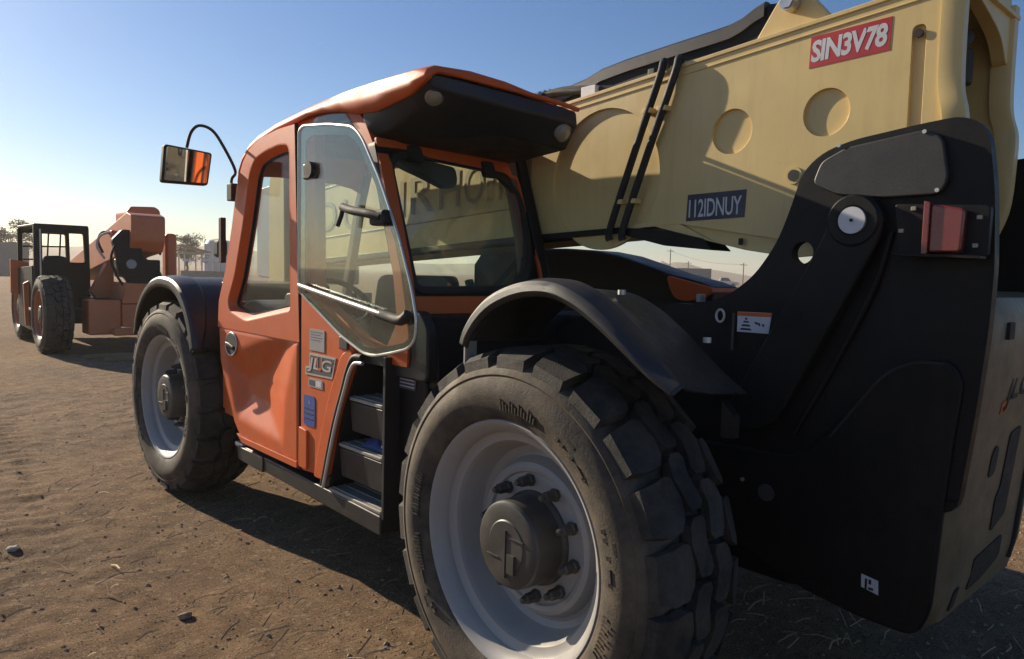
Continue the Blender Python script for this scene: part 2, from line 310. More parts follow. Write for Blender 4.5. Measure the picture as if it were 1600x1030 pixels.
# wheel, built once round its own axis with the outer face towards -x
def lugs():
    V = []; F = []; n = 22
    def block(poly, r0, r1f, inset=.10):
        c = np.mean(poly, 0); b = len(V); k = len(poly)
        for (s, x) in poly: r = r0(x); V.append((x, r*math.sin(s), r*math.cos(s)))
        for (s, x) in poly:
            s2, x2 = s+(c[0]-s)*inset, x+(c[1]-x)*inset; r = r1f(x2); V.append((x2, r*math.sin(s2), r*math.cos(s2)))
        F.append(tuple(range(b+k, b+2*k)))
        for i in range(k): F.append((b+i, b+(i+1) % k, b+k+(i+1) % k, b+k+i))
    base = lambda x: .546 if (x < .012 or x > .348) else .580
    top = lambda x: .611-1.0*max(0, .050-min(x, .36-x))**1.22
    p = 2*PI/n; tri = lambda q: abs(((q/p) % 1.)-.5)*4-1
    for i in range(n):
        s = i*p; e = random.uniform(-.02, .02)*p
        block([(s-.40*p, -.006), (s+.36*p, -.006), (s+.40*p, .040), (s+.46*p, .078), (s+.42*p, .106), (s+.08*p, .120), (s-.24*p, .112), (s-.42*p, .088), (s-.46*p, .035)], base, top, .05)
        for xc, ph in ((.158, .30), (.246, .80)):
            c = s+ph*p; L = []; ts = [-.47, -.36, -.22, -.08, .08, .22, .36, .47]
            for t in ts: L.append((c+t*p, xc-.034+.012*tri(c+t*p-s+.1*p)+(.014 if abs(t) > .45 else 0)))
            for t in reversed(ts): L.append((c+t*p, xc+.034+.012*tri(c+t*p-s+.1*p)-(.014 if abs(t) > .45 else 0)))
            block(L, base, top, .045)
        q = s+.5*p
        block([(q-.32*p, .368), (q+.34*p, .368), (q+.42*p, .32), (q+.38*p, .292), (q+.1*p, .288), (q-.3*p, .296), (q-.42*p, .33)], base, top, .05)
    return V, F
def sidewall_marks():
    V = []; F = []
    def tick(a, r0, r1, w, x=-.031):
        b = len(V)
        for r, d in ((r0, -w), (r0, w), (r1, w), (r1, -w)):
            for e in (.004, -.0028): xx = -.015-.015*math.exp(-((r-.455)/.05)**2)+e; V.append((xx, r*math.sin(a+d/r), r*math.cos(a+d/r)))
        F.append((b+1, b+3, b+5, b+7))
        for i in range(4): F.append((b+2*i, b+(2*i+2) % 8, b+(2*i+3) % 8, b+2*i+1))
    for a0, a1, m_ in ((1.25, 1.62, 14), (1.75, 2.05, 12), (-.32, .05, 12), (4.3, 4.6, 10)):
        for i in range(m_): tick(a0+(a1-a0)*i/m_, .425, .445+.008*(i % 3), .003)
    for a0 in (-.55, 2.35, 5.1):
        for i, (r0, r1, w) in enumerate(((.44, .50, .006), (.44, .50, .006), (.47, .478, .016), (.44, .50, .006), (.49, .50, .018), (.44, .45, .018), (.44, .5, .006))): tick(a0-i*.052, r0, r1, w)
    return V, F
_wheel = {}
def wheel(parent, loc, rz, dark=False, rimmat='rim'):
    if rimmat not in _wheel:
        d = {}
        rim = [(.30, .28), (.045, .335), (.030, .352), (.012, .362), (.004, .372), (-.004, .380), (-.006, .386), (.004, .392), (.05, .388), (.30, .388)]
        inn = [(.02, .356), (.030, .350), (.048, .346), (.056, .335), (.060, .318), (.075, .309), (.135, .300), (.152, .290), (.160, .270), (.156, .258), (.140, .250), (.120, .240), (.112, .226), (.116, .212), (.124, .206), (.126, .130), (.13, .05)]
        prof = [(.34, .388), (.05, .390), (.004, .394), (-.007, .387), (-.004, .379), (.006, .370), (.016, .361)]+inn[1:]
        d['rim'] = lathe_data(prof, 96)
        ty = [(.02, .378), (-.004, .392), (-.014, .405), (-.022, .43), (-.030, .458), (-.029, .485), (-.020, .512), (-.013, .524), (-.016, .530), (-.009, .546), (.002, .556), (.016, .563), (.03, .568), (.33, .568), (.345, .563), (.36, .55), (.375, .525), (.385, .48), (.378, .43), (.35, .385)]
        d['tyre'] = lathe_data(ty, 96); d['lugs'] = lugs(); d['marks'] = sidewall_marks()
        d['hub'] = lathe_data([(.14, .154), (.118, .150), (.108, .140), (.016, .136), (.008, .131), (.004, .121), (.004, .080), (.001, .076), (.000, .0001)], 48)
        nut = []
        _wheel[rimmat] = {}
        for k, (v, f) in d.items():
            me = bpy.data.meshes.new(k); me.from_pydata([tuple(q) for q in v], [], f); b = bmesh.new(); b.from_mesh(me); bmesh.ops.recalc_face_normals(b, faces=b.faces); b.to_mesh(me); b.free()
            finish(me, {'rim': rimmat, 'tyre': 'tyre', 'lugs': 'tread', 'marks': 'tyre', 'hub': 'hub'}[k], 28); _wheel[rimmat][k] = me
        v, f = lathe_data([(.130, .021), (.110, .021), (.106, .0175), (.075, .0165), (.070, .012), (.056, .0095), (.054, .0001)], 6); me = bpy.data.meshes.new('nut'); me.from_pydata(v, [], f); b = bmesh.new(); b.from_mesh(me); bmesh.ops.recalc_face_normals(b, faces=b.faces); b.to_mesh(me); b.free(); finish(me, 'hub', 28); _wheel[rimmat]['nut'] = me
        b = bmesh.new()
        def bx(a, c):
            r = bmesh.ops.create_cube(b, size=1); 
            for q in r['verts']: q.co = Vector([(a[i]+c[i])/2+q.co[i]*(c[i]-a[i]) for i in range(3)])
        bx((-.004, -.003, -.100), (.006, .003, .05)); bx((-.003, -.08, .028), (.006, -.02, .032)); bx((-.003, .03, -.045), (.006, .085, -.042)); bx((-.007, -.045, -.080), (.006, -.014, -.020))
        me = bpy.data.meshes.new('ribs'); b.to_mesh(me); b.free(); finish(me, 'hub', 28); _wheel[rimmat]['ribs'] = me
    ms = _wheel[rimmat]; w = bpy.data.objects.new('wheel', ms['rim']); COL.objects.link(w)
    L = Matrix.Translation(loc) @ Matrix.Rotation(rz, 4, 'Z'); w.parent = parent; w.matrix_parent_inverse = WMX[parent.name].inverted(); w.location = loc; w.rotation_euler = (random.uniform(0, 0), 0, rz)
    def sub(nm, k):
        o = bpy.data.objects.new(nm, ms[k]); COL.objects.link(o); o.parent = w; return o
    ty = sub('tyre', 'tyre'); sub('tread_block', 'lugs')['kind'] = 'stuff'; sub('sidewall_marking', 'marks')['kind'] = 'stuff'; sub('hub', 'hub'); sub('hub_rib', 'ribs')
    for i in range(10):
        a = 2*PI*i/10+.2; n = sub('lug_nut', 'nut'); n.location = (0, .184*math.cos(a), .184*math.sin(a))
    return w
LX = -1.2; RX = 2*MX-LX
wheel(T, (LX, 0, HZ), 0); wheel(T, (LX, WB, HZ), rad(2.5)); wheel(T, (RX, 0, HZ), PI); wheel(T, (RX, WB, HZ), PI+rad(2.5))

# chassis and axles
prism('chassis', rnd([(-.75, .5), (-.5, .42), (3.7, .42), (3.9, .6), (3.85, 1.0), (2.6, 1.05), (.6, 1.0), (-.2, 1.1), (-.75, 1.1)], .06), -.34, .48, 'black', T, bevel=.01)
for y, n_ in ((0, 'rear_axle'), (WB, 'front_axle')):
    lathe(n_, [(-.85, .0001), (-.85, .15), (-.62, .16), (-.5, .11), (-.2, .12), (-.12, .2), (.26, .2), (.34, .12), (.64, .11), (.76, .16), (1.0, .15), (1.0, .0001)], 'black', T, 24, 'x', (0, y, HZ))
box('belly_plate', (-.9, .75, .40), (.95, 2.55, .52), 'black', T, .02)
prism('side_tank', rnd([(.66, .46), (.855, .46), (.855, 1.02), (.72, 1.22), (.66, 1.22)], .03), -1.03, -.55, 'black', T, bevel=.012)
prism('cab_rear_panel', rnd([(.60, 1.0), (.70, .98), (.80, 1.25), (.74, 1.28), (.62, 1.27)], .02), -1.02, -.2, 'black', T, bevel=.01)
prism('cab_rear_corner', rnd([(.62, 1.02), (.86, 1.02), (.80, 1.27), (.70, 1.30), (.62, 1.24)], .04), -1.06, -1.0, 'plastic', T, bevel=.012)

# cab side: upper part leans in slightly
def fx(z): return -1.10+.03*max(z-1.14, 0)
def CABM(u, v, w): return (fx(v)+w, u, v)
dout = [(1.552, 1.10), (1.600, 1.6), (1.661, 2.115), (1.851, 2.113), (2.072, 2.092), (2.196, 2.049), (2.266, 1.99), (2.319, 1.909), (2.373, 1.707), (2.46, 1.428), (2.545, 1.246), (2.552, 1.10)]
dwin = rnd([(1.716, 1.99, .03), (1.741, 2.03, .03), (1.832, 2.04), (1.991, 2.025), (2.12, 1.996, .05), (2.178, 1.925), (2.242, 1.668), (2.333, 1.395), (2.42, 1.253, .04), (2.392, 1.194, .03), (2.171, 1.153, .05), (1.649, 1.237, .03)], .04, 5)
door = prism('door', dout, -.020, .028, 'orange', T, holes=[dwin], ax=CABM, bevel=.0)
def shrink(poly, d):
    c = np.array(poly); n = len(c); out = []
    for i in range(n):
        a, b, e = c[i-1], c[i], c[(i+1) % n]; t = e-a; nn = np.array([-t[1], t[0]])/(np.linalg.norm(t)+1e-9); out.append(b+nn*d)
    return [tuple(q) for q in out]
A_ = sum(dwin[i-1][0]*dwin[i][1]-dwin[i][0]*dwin[i-1][1] for i in range(len(dwin)))
sg = 1 if A_ > 0 else -1
loft('window_frame', [[CABM(*q, w) for q in shrink(dwin, o*sg)+shrink(dwin, o*sg)[:1]] for o, w in ((-.003, -.0205), (.004, -.019), (.030, .016), (.033, .022), (.033, .045))], 'orange', door, ang=40)
prism('window_seal', shrink(dwin, .026*sg), .018, .034, 'rubber', door, holes=[shrink(dwin, .040*sg)], ax=CABM, bevel=.002)
prism('door_glass', shrink(dwin, .034*sg), .023, .028, 'glass3', door, ax=CABM, bevel=0)
# lower door skin with its pressed hollow
def sst(t): t = np.clip(t, 0, 1); return t*t*(3-2*t)
nz, nyy = 64, 90; V = []; F = []; D = np.zeros((65, 91)); B = np.zeros((65, 91, 3))
for i in range(nz+1):
    z = .52+(1.103-.52)*i/nz; yl = float(np.interp(z, [.52, .55, .60, .68, .80, .921, 1.11], [2.20, 2.27, 2.33, 2.39, 2.47, 2.532, 2.552])); yr = 1.552
    for j in range(nyy+1):
        y = yr+(yl-yr)*j/nyy; dl = 2.29+(z-.63)*.50-y; dt = 1.155-.235*(y-1.6)-z-(.06*max(y-2.2, 0)); db = z-(.583+.07*(y-1.635)); dr = y-float(np.interp(z, [.56, .80, 1.0, 1.15], [1.72, 1.70, 1.63, 1.55]))
        lin = lambda q: float(np.clip(q, 0, 1)); d = .058*min(lin(dl/.14), lin(dt/.15), lin(db/.13), lin(dr/.30)); edge = min(y-yr, yl-y, z-.52)
        D[i, j] = d; B[i, j] = (-1.1200+.0035*sst((z-1.085)/.012)+.012*(1-sst(edge/.018)), y, z)
for _ in range(7):
    E = np.pad(D, 1, mode='edge'); D = (E[1:-1, 1:-1]*2+E[:-2, 1:-1]+E[2:, 1:-1]+E[1:-1, :-2]+E[1:-1, 2:])/6
for i in range(nz+1):
    for j in range(nyy+1): V.append((B[i, j, 0]+D[i, j], B[i, j, 1], B[i, j, 2]))
for i in range(nz):
    for j in range(nyy): a = i*(nyy+1)+j; F.append((a, a+nyy+1, a+nyy+2, a+1))
dp = obj('door_panel', V, F, 'orange', door, ang=50, recalc=False); solid(dp, .03, -1)
prism('door_bottom_lip', rnd([(1.556, .505), (2.20, .505), (2.27, .545), (2.2, .535), (1.556, .535)], .01), -1.128, -1.07, 'orange', door)
# handle
hc = (2.350, 1.020)
v = spline([(-1.124, hc[0]+.076*math.cos(a), hc[1]+.062*math.sin(a)-.10*.076*math.cos(a)) for a in np.linspace(0, 2*PI, 25)], 2)
hd = prism('door_handle', circ(hc, .072, 32, .060), -1.128, -1.11, 'rubber', door, bevel=.004)
tube('handle_rim', v, .0045, 'silver', hd, 8)
prism('handle_lever', rnd([(2.30, 1.000), (2.41, 1.012), (2.405, 1.030), (2.36, 1.026), (2.295, 1.012)], .010), -1.138, -1.126, 'hub', hd, bevel=.004)
tube('door_seal', [(-1.112, 1.548, .50), (-1.112, 1.548, 1.10), (-1.105, 1.592, 1.6), (-1.09, 1.655, 2.115)], .009, 'rubber', door, 6)

# orange side frame: roof rail, A pillar, B pillar, rear pillar
cout = [(2.58, .60), (2.60, 1.0), (2.616, 1.244), (2.419, 1.847), (2.358, 1.974), (2.328, 2.029), (2.231, 2.090), (1.925, 2.138), (1.588, 2.176), (1.291, 2.172), (1.19, 2.125), (1.12, 2.06), (.985, 1.88), (.80, 1.42), (.735, 1.20), (.74, 1.07), (1.07, 1.07), (1.31, .56)]
dop = [(1.60, .60), (1.635, 1.6), (1.70, 2.06), (1.85, 2.075), (2.06, 2.055), (2.17, 2.015), (2.235, 1.95), (2.285, 1.88), (2.33, 1.69), (2.42, 1.41), (2.50, 1.24), (2.50, .85), (2.30, .60)]
qop = rnd([(1.50, 1.33), (1.57, 2.05), (1.56, 2.125), (1.50, 2.140), (1.30, 2.135), (1.215, 2.06), (1.03, 1.86), (.86, 1.42), (.82, 1.24), (.90, 1.12), (1.06, 1.15)], .04)
prism('cab_side_frame', cout, .030, .085, 'orange', T, holes=[dop, qop], ax=CABM)
prism('quarter_glass', [(1.565, 2.06), (1.565, 2.128), (1.50, 2.142), (1.30, 2.138), (1.21, 2.06)], .020, .026, 'glass2', T, ax=CABM, bevel=0)
qp = prism('quarter_panel', rnd([(1.538, .50), (1.54, 1.345), (1.10, 1.155), (1.055, 1.10), (1.13, .95), (1.21, .80), (1.295, .52)], .03), -1.118, -1.05, 'orange', T, bevel=.010, seg=3)
prism('panel_flange', rnd([(1.21, .80), (1.295, .52), (1.31, .50), (1.40, .50), (1.33, .72), (1.26, .90), (1.16, 1.08), (1.09, 1.12), (1.055, 1.09), (1.13, .95)], .02), -1.124, -1.1, 'orange', qp, bevel=.008, seg=3)
prism('hinge_cover', rnd([(1.535, .52), (1.455, .52), (1.455, .70), (1.535, .71)], .012), -1.130, -1.11, 'orange', qp, bevel=.004)
tube('step_trim', spline([(-1.122, .985, 1.062), (-1.124, 1.045, 1.055), (-1.125, 1.085, 1.01), (-1.125, 1.118, .94), (-1.125, 1.20, .76), (-1.125, 1.30, .475)], 5), .0085, 'silver', T, 8)
tube('step_seal', spline([(-1.115, 1.0, 1.085), (-1.118, 1.06, 1.078), (-1.118, 1.105, 1.02), (-1.118, 1.14, .94), (-1.118, 1.222, .76), (-1.118, 1.318, .48)], 5), .014, 'rubber', T, 8)
# labels on the quarter panel
X0 = -1.1195
def sticker(name, y0, y1, z0, z1, m, parent, x=X0, r=.006, t=.0018): return prism(name, rnd([(y0, z0), (y1, z0), (y1, z1), (y0, z1)], r), x-t, x+.001, m, parent, bevel=0)
s1 = sticker('grey_label', 1.447, 1.308, 1.075, 1.172, 'greyst', qp)
for i, zz in enumerate((1.158, 1.146, 1.134, 1.122)): sticker('label_line', 1.437, 1.325+.02*(i % 2), zz, zz+.0025, 'darkst', s1, X0-.002, 0, .0006)
lg = prism('maker_logo', [(1.484, .960), (1.235, .966), (1.205, 1.062), (1.445, 1.062), (1.450, 1.000), (1.484, 0.997)], X0-.0018, X0, 'silver', qp, bevel=0)
prism('logo_field', [(1.474, .969), (1.245, .974), (1.216, 1.053), (1.437, 1.053), (1.442, .992), (1.474, .989)], X0-.0026, X0-.001, 'darkst', lg, bevel=0)
text('logo_letters', 'JLG', (X0-.0026, 1.462, .976), (0, -1, 0), (0, 0, 1), .225, .068, 'silver', lg, bold=.015, shear=.15)
text('logo_stripe', 'U', (X0-.0032, 1.372, .990), (0, -1, 0), (0, 0, 1), .050, .062, 'orange', lg, bold=.01)
s2 = sticker('small_label', 1.455, 1.322, .908, .947, 'greyst', qp); sticker('label_window', 1.446, 1.392, .915, .940, 'darkst', s2, X0-.0018, .004, .0008); sticker('label_window', 1.384, 1.334, .915, .940, 'white', s2, X0-.0018, .004, .0008)
s3 = sticker('blue_label', 1.500, 1.392, .725, .866, 'blue', qp, r=.02)
prism('label_mark', [(1.452, .825), (1.438, .825), (1.444, .855)], X0-.0026, X0-.0016, 'lens', s3, bevel=0)
for zz in (.755, .778, .800): sticker('label_line', 1.492, 1.400, zz, zz+.006, 'navy', s3, X0-.0018, 0, .0007)
box('panel_latch', (-1.128, 1.10, 1.105), (-1.11, 1.17, 1.16), 'hub', qp, .004)

# opening side glass, hinged on the B pillar
def GLM(u, v, w): return (-1.135-(.05/.93)*(1.53-u)+w, u, v)
gout = rnd([(1.532, 1.347, .02), (1.539, 2.063, .03), (1.491, 2.078, .03), (1.231, 2.050), (1.012, 2.012, .05), (.935, 1.961, .06), (.789, 1.788), (.641, 1.569), (.547, 1.385), (.509, 1.273, .06), (.515, 1.204, .05), (.562, 1.166, .05), (.674, 1.140), (.819, 1.113), (.897, 1.115, .05), (1.093, 1.168), (1.479, 1.32, .03)], .04, 5)
gin = rnd([(1.470, 1.342, .02), (1.470, 2.012, .03), (1.389, 2.025, .03), (1.055, 1.985, .04), (.975, 1.94, .05), (.822, 1.765), (.674, 1.55), (.580, 1.375), (.546, 1.275, .05), (.552, 1.216, .04), (.59, 1.186, .04), (.674, 1.168), (.819, 1.141), (.89, 1.143, .04), (1.085, 1.196), (1.42, 1.328, .03)], .04, 5)
sg_ = prism('side_window', gout, -.003, .003, 'glass2', T, ax=GLM, bevel=0)
prism('window_border', gout, .0035, .008, 'frit', sg_, holes=[gin], ax=GLM, bevel=.0015)
tube('window_edge', [GLM(p[0], p[1], 0) for p in gout]+[GLM(*gout[0], 0)], .0055, 'silver', sg_, 6)
box('window_hinge', (-1.155, 1.36, 1.835), (-1.125, 1.46, 1.905), 'hub', sg_, .008)
disc('hinge_cap', (-1.158, 1.385, 1.872), .036, .022, 'rubber', sg_, 'x', 24)
lt = tube('window_latch', spline([(-1.205, .725, 1.640), (-1.215, .80, 1.655), (-1.215, .92, 1.672), (-1.205, 1.01, 1.690)], 4), .017, 'rubber', sg_, 8)
tube('latch_hook', [(-1.205, 1.005, 1.69), (-1.21, 1.01, 1.655), (-1.215, 1.03, 1.615)], .009, 'rubber', lt, 6)
box('latch_base', (-1.215, .70, 1.610), (-1.165, .80, 1.668), 'rubber', lt, .012)
gr = tube('grab_rail', spline([(-1.150, 1.478, 1.330), (-1.160, 1.470, 1.365), (-1.168, 1.42, 1.362), (-1.185, 1.10, 1.325), (-1.205, .72, 1.283)], 4), .0105, 'silver', T, 8)
tube('rail_sleeve', spline([(-1.195, .75, 1.282), (-1.200, .66, 1.272), (-1.205, .58, 1.268), (-1.200, .545, 1.292)], 4), .020, 'rubber', gr, 8)

# steps beside the rear of the cab
st = prism('step_housing', rnd([(1.31, .44), (.85, .44), (.85, 1.08), (1.02, 1.08), (1.09, 1.0), (1.30, .5)], .02), -.80, -.76, 'black', T)
prism('housing_wall', rnd([(-1.10, .845), (-1.10, .862), (-.78, .862), (-.78, .845)], .002), .44, 1.10, 'plastic', st, ax=AZ, bevel=.002)
prism('housing_wall', [(1.32, .46), (1.345, .46), (1.14, .96), (1.09, 1.06), (1.06, 1.06), (1.115, .95)], -1.09, -.78, 'plastic', st, bevel=0)
prism('housing_top', rnd([(.86, 1.06), (1.08, 1.06), (1.06, 1.10), (.86, 1.10)], .01), -1.09, -.78, 'plastic', st)
for z, y1 in ((.905, 1.128), (.690, 1.215), (.470, 1.300)):
    t_ = prism('step', rnd([(-1.100, .866), (-.79, .866), (-.79, y1), (-1.100, y1)], .01), z-.016, z, 'grip', T, ax=AZ, bevel=.004)
    prism('step_apron', [(-1.098, z-.02), (-1.075, z-.02), (-1.055, z-.14), (-1.085, z-.15)] if z > .5 else [(-1.098, z-.02), (-1.06, z-.02), (-1.04, z-.08), (-1.08, z-.085)], .868, y1-.005, 'plastic', t_, ax=AY, bevel=.004)
    for k in range(5): box('step_rib', (-1.085+.055*k, .875, z), (-1.075+.055*k, y1-.01, z+.005), 'grip', t_, .0015, 1)
prism('sill', rnd([(.86, .37), (2.26, .40), (2.27, .45), (2.22, .475), (.86, .452)], .015), -1.105, -.90, 'plastic', T, bevel=.008)
prism('sill_joint', rnd([(1.97, .388), (2.29, .395), (2.30, .468), (1.97, .470)], .015), -1.112, -.92, 'plastic', T, bevel=.006)
box('sill_bracket', (-1.10, 2.26, .455), (-.98, 2.36, .480), 'silver', T, .006)

# roof shell and the rear visor
def roofsec(y, z, xl=-1.065, xr=-.305, drop=.065, rl=0):
    return [(xl-.004, y, z-drop), (xl-.004, y, z-drop*.4-.008), (xl+.008, y, z-.008), (xl+.045, y, z+.010), (-.85, y, z+.022), (-.67, y, z+.026-rl*.3), (-.48, y, z+.018-rl*.7), (xr-.07, y, z+.002-rl), (xr-.01, y, z-.022-rl), (xr, y, z-drop-rl)]
rs = [(.640, 2.188, .030, .030), (.665, 2.204, .055, .032), (.76, 2.210, .098, .032), (1.0, 2.214, .132, .03), (1.16, 2.214, .118, .026), (1.30, 2.210, .085, .022), (1.45, 2.203, .062, .015), (1.6, 2.194, .05, .01), (1.93, 2.165, .05, 0), (2.15, 2.130, .05, 0), (2.26, 2.098, .05, 0), (2.34, 2.050, .05, 0), (2.385, 1.985, .04, 0), (2.40, 1.93, .03, 0)]
rf = loft('roof', [roofsec(y, z, drop=d, rl=l) for y, z, d, l in rs], 'orange', T, ang=40); solid(rf, .02, -1)
prism('roof_liner', rnd([(-1.02, 1.02), (-.31, 1.02), (-.31, 2.3), (-1.02, 2.3)], .05), 2.085, 2.10, 'brown', T, ax=AZ)
def vis(x, p): return [(x, y, z) for y, z in p]
vsecs = [vis(-1.058, [(.672, 2.186), (.70, 2.150), (.770, 2.118), (1.00, 2.085), (1.12, 2.072), (1.12, 2.12)]),
         vis(-1.02, [(.664, 2.186), (.672, 2.135), (.77, 2.07), (.96, 2.01), (1.10, 1.99), (1.12, 2.12)]),
         vis(-.92, [(.660, 2.186), (.655, 2.125), (.75, 2.035), (.95, 1.985), (1.10, 1.975), (1.12, 2.12)]),
         vis(-.60, [(.655, 2.180), (.640, 2.115), (.72, 2.020), (.93, 1.980), (1.10, 1.970), (1.12, 2.11)]),
         vis(-.38, [(.615, 2.164), (.602, 2.100), (.675, 1.998), (.90, 1.972), (1.10, 1.965), (1.12, 2.10)]),
         vis(-.308, [(.600, 2.150), (.590, 2.085), (.655, 1.990), (.90, 1.970), (1.10, 1.965), (1.12, 2.08)])]
vz = loft('visor', vsecs, 'plastic', T, closed=True, caps=True, bevel=.012, ang=40)
prism('visor_edge', rnd([(-1.06, .645), (-.28, .612), (-.272, .645), (-1.06, .675)], .01), 2.146, 2.160, 'orange', vz, ax=AZ, bevel=.002) if False else None
tube('visor_edge', [(-1.03, .662, 2.193), (-.92, .655, 2.196), (-.60, .648, 2.190), (-.38, .610, 2.170), (-.308, .592, 2.156)], .010, 'orange', vz, 8)
def lampd(c, nrm, r, m='lens'):
    c, nrm = Vector(c), Vector(nrm).normalized(); a = nrm.orthogonal().normalized(); b = nrm.cross(a); V = []; F = []; prof = [(-.03, r*1.12), (.008, r*1.12), (.012, r*1.02), (.006, r), (.016, r*.6), (.018, .0005)]; n = 28
    for i in range(n):
        t = 2*PI*i/n
        for h, q in prof: V.append(c+nrm*h+(a*math.cos(t)+b*math.sin(t))*q)
    k = len(prof)
    for i in range(n):
        for j in range(k-1): F.append((i*k+j, ((i+1) % n)*k+j, ((i+1) % n)*k+j+1, i*k+j+1))
    return obj('work_lamp', V, F, m, T)
lampd((-.99, .705, 2.112), (-.15, -.75, -.65), .034); lampd((-.365, .622, 2.052), (.05, -.8, -.6), .034)

# cab rear wall, leaning forward with height
def RWM(u, v, w): return (u, .80+(v-1.35)*.38+w, v)
rwo = rnd([(-1.05, 1.24), (-.262, 1.24), (-.255, 1.55), (-.265, 1.98), (-1.05, 1.98)], .03)
rwh = rnd([(-.995, 1.385), (-.955, 1.368), (-.507, 1.375, .05), (-.416, 1.393, .05), (-.349, 1.455, .06), (-.300, 1.589, .05), (-.289, 1.802, .08), (-.352, 1.888, .06), (-.45, 1.925), (-.885, 1.945, .08), (-1.0, 1.90, .06)], .04, 5)
rw = prism('rear_wall', rwo, 0, .05, 'black', T, holes=[rwh], ax=RWM)
prism('orange_sill', rnd([(-1.045, 1.265), (-.272, 1.285), (-.272, 1.345), (-1.045, 1.345)], .008), -.012, .004, 'orange', rw, ax=RWM)
prism('orange_header', rnd([(-1.045, 1.95), (-.86, 1.955), (-.80, 1.935), (-.36, 1.915), (-.33, 1.895), (-.285, 1.885), (-.285, 1.97), (-1.045, 1.99)], .012), -.014, .004, 'orange', rw, ax=RWM)
prism('orange_edge', rnd([(-.290, 1.36), (-.278, 1.36), (-.262, 1.60), (-.266, 1.80), (-.285, 1.90), (-.298, 1.90), (-.282, 1.80), (-.276, 1.60)], .004), -.016, .004, 'orange', rw, ax=RWM, bevel=.002)
prism('rear_window', rwh, .020, .026, 'glass', T, ax=RWM, bevel=0)
Ar = sum(rwh[i-1][0]*rwh[i][1]-rwh[i][0]*rwh[i-1][1] for i in range(len(rwh))); sr = 1 if Ar > 0 else -1
prism('rear_window_seal', shrink(rwh, -.012*sr), -.010, .018, 'rubber', T, holes=[shrink(rwh, .016*sr)], ax=RWM)
for x0, x1, z0, z1 in ((-.90, -.83, 1.905, 1.975), (-.50, -.43, 1.880, 1.955)): prism('window_hinge', rnd([(x0, z0), (x1, z0), (x1-.01, z1), (x0, z1)], .012), -.035, .0, 'rubber', rw, ax=RWM)
prism('wiper_motor', rnd([(-.93, 1.90), (-.885, 1.94), (-.62, 1.915), (-.62, 1.865, .02), (-.635, 1.825, .03), (-.68, 1.812, .03), (-.78, 1.850), (-.86, 1.875)], .02), .03, .10, 'rubber', T, ax=RWM, bevel=.01)
tube('window_handle', [RWM(-.665, 1.372, .05), RWM(-.665, 1.41, .05)], .020, 'rubber', T, 10)
prism('cab_corner_post', rnd([(-.285, .80), (-.225, .80), (-.225, .90), (-.285, .90)], .02), 1.0, 1.36, 'black', T, ax=AZ)
loft('rear_post', [[(-.28, y-.02, z), (-.215, y-.02, z), (-.215, y+.10, z), (-.28, y+.10, z)] for y, z in ((.80, 1.30), (.89, 1.60), (1.03, 1.99), (1.05, 2.06))], 'black', T, closed=True, caps=True, bevel=.012)

# cab interior and the far side
box('cab_floor', (-1.04, .88, .58), (-.30, 2.55, .64), 'black', T)
prism('right_side_wall', rnd([(.84, .6), (2.55, .6), (2.58, 1.22), (.82, 1.22)], .04), -.31, -.27, 'black', T)
for nm, pts in (('front_pillar', [(2.58, 1.2), (2.40, 1.86), (2.33, 2.03)]), ('rear_pillar', [(.86, 1.2), (.93, 1.6), (1.06, 2.03)])):
    loft(nm, [[(-.325, y-.025, z), (-.275, y-.025, z), (-.275, y+.035, z), (-.325, y+.035, z)] for y, z in pts], 'brown', T, closed=True, caps=True, bevel=.008)
box('roof_rail', (-.33, 1.05, 2.03), (-.28, 2.33, 2.09), 'orange', T, .01)
loft('front_pillar', [[(-1.065, y-.02, z), (-1.01, y-.02, z), (-1.01, y+.03, z), (-1.065, y+.03, z)] for y, z in ((2.60, .62), (2.605, 1.24), (2.41, 1.847), (2.33, 2.03))], 'orange', T, closed=True, caps=True, bevel=.01)
prism('windscreen', [(-1.03, 1.25), (-.31, 1.25), (-.31, 2.02), (-1.03, 2.02)], 0, .006, 'glass3', T, ax=lambda u, v, w: (u, 2.625-(v-1.25)*.36+w, v), bevel=0)
prism('front_panel', rnd([(-1.04, .62), (-.30, .62), (-.30, 1.24), (-1.04, 1.24)], .03), 2.57, 2.61, 'black', T, ax=AY)
se = prism('seat', rnd([(1.20, 1.00), (1.68, 1.00), (1.72, 1.06), (1.66, 1.11), (1.30, 1.10), (1.22, 1.08)], .04), -.92, -.46, 'seat', T, bevel=.03, seg=3)
prism('seat_back', rnd([(1.20, 1.06), (1.33, 1.08), (1.28, 1.28), (1.25, 1.42), (1.17, 1.43), (1.15, 1.36)], .04), -.90, -.48, 'seat', se, bevel=.03, seg=3)
prism('seat_base', rnd([(1.28, .64), (1.62, .64), (1.58, 1.0), (1.32, 1.0)], .03), -.86, -.52, 'dash', se)
ds = prism('dashboard', rnd([(2.10, .90), (2.55, .90), (2.57, 1.20), (2.40, 1.265), (2.16, 1.215), (2.10, 1.12)], .05), -1.0, -.36, 'dash', T, bevel=.02, seg=3)
prism('instrument_hood', rnd([(2.05, 1.17), (2.32, 1.24), (2.30, 1.30), (2.16, 1.31), (2.06, 1.25)], .04), -.84, -.52, 'seat', ds, bevel=.02, seg=3)
swc = Vector((-.68, 2.00, 1.27)); a1 = Vector((1, 0, 0)); a2 = Vector((0, .75, -.52)).normalized() if False else Vector((0, .8, .6)).normalized()
sw = tube('steering_wheel', [swc+a1*.185*math.cos(a)+a2*.185*math.sin(a) for a in np.linspace(0, 2*PI, 33)], .015, 'rubber', T, 8)
for a in (0, 2.1, 4.2): tube('spoke', [swc, swc+a1*.18*math.cos(a)+a2*.18*math.sin(a)], .010, 'rubber', sw, 6)
tube('steering_column', [swc, (-.68, 2.16, 1.08)], .03, 'dash', sw, 10)
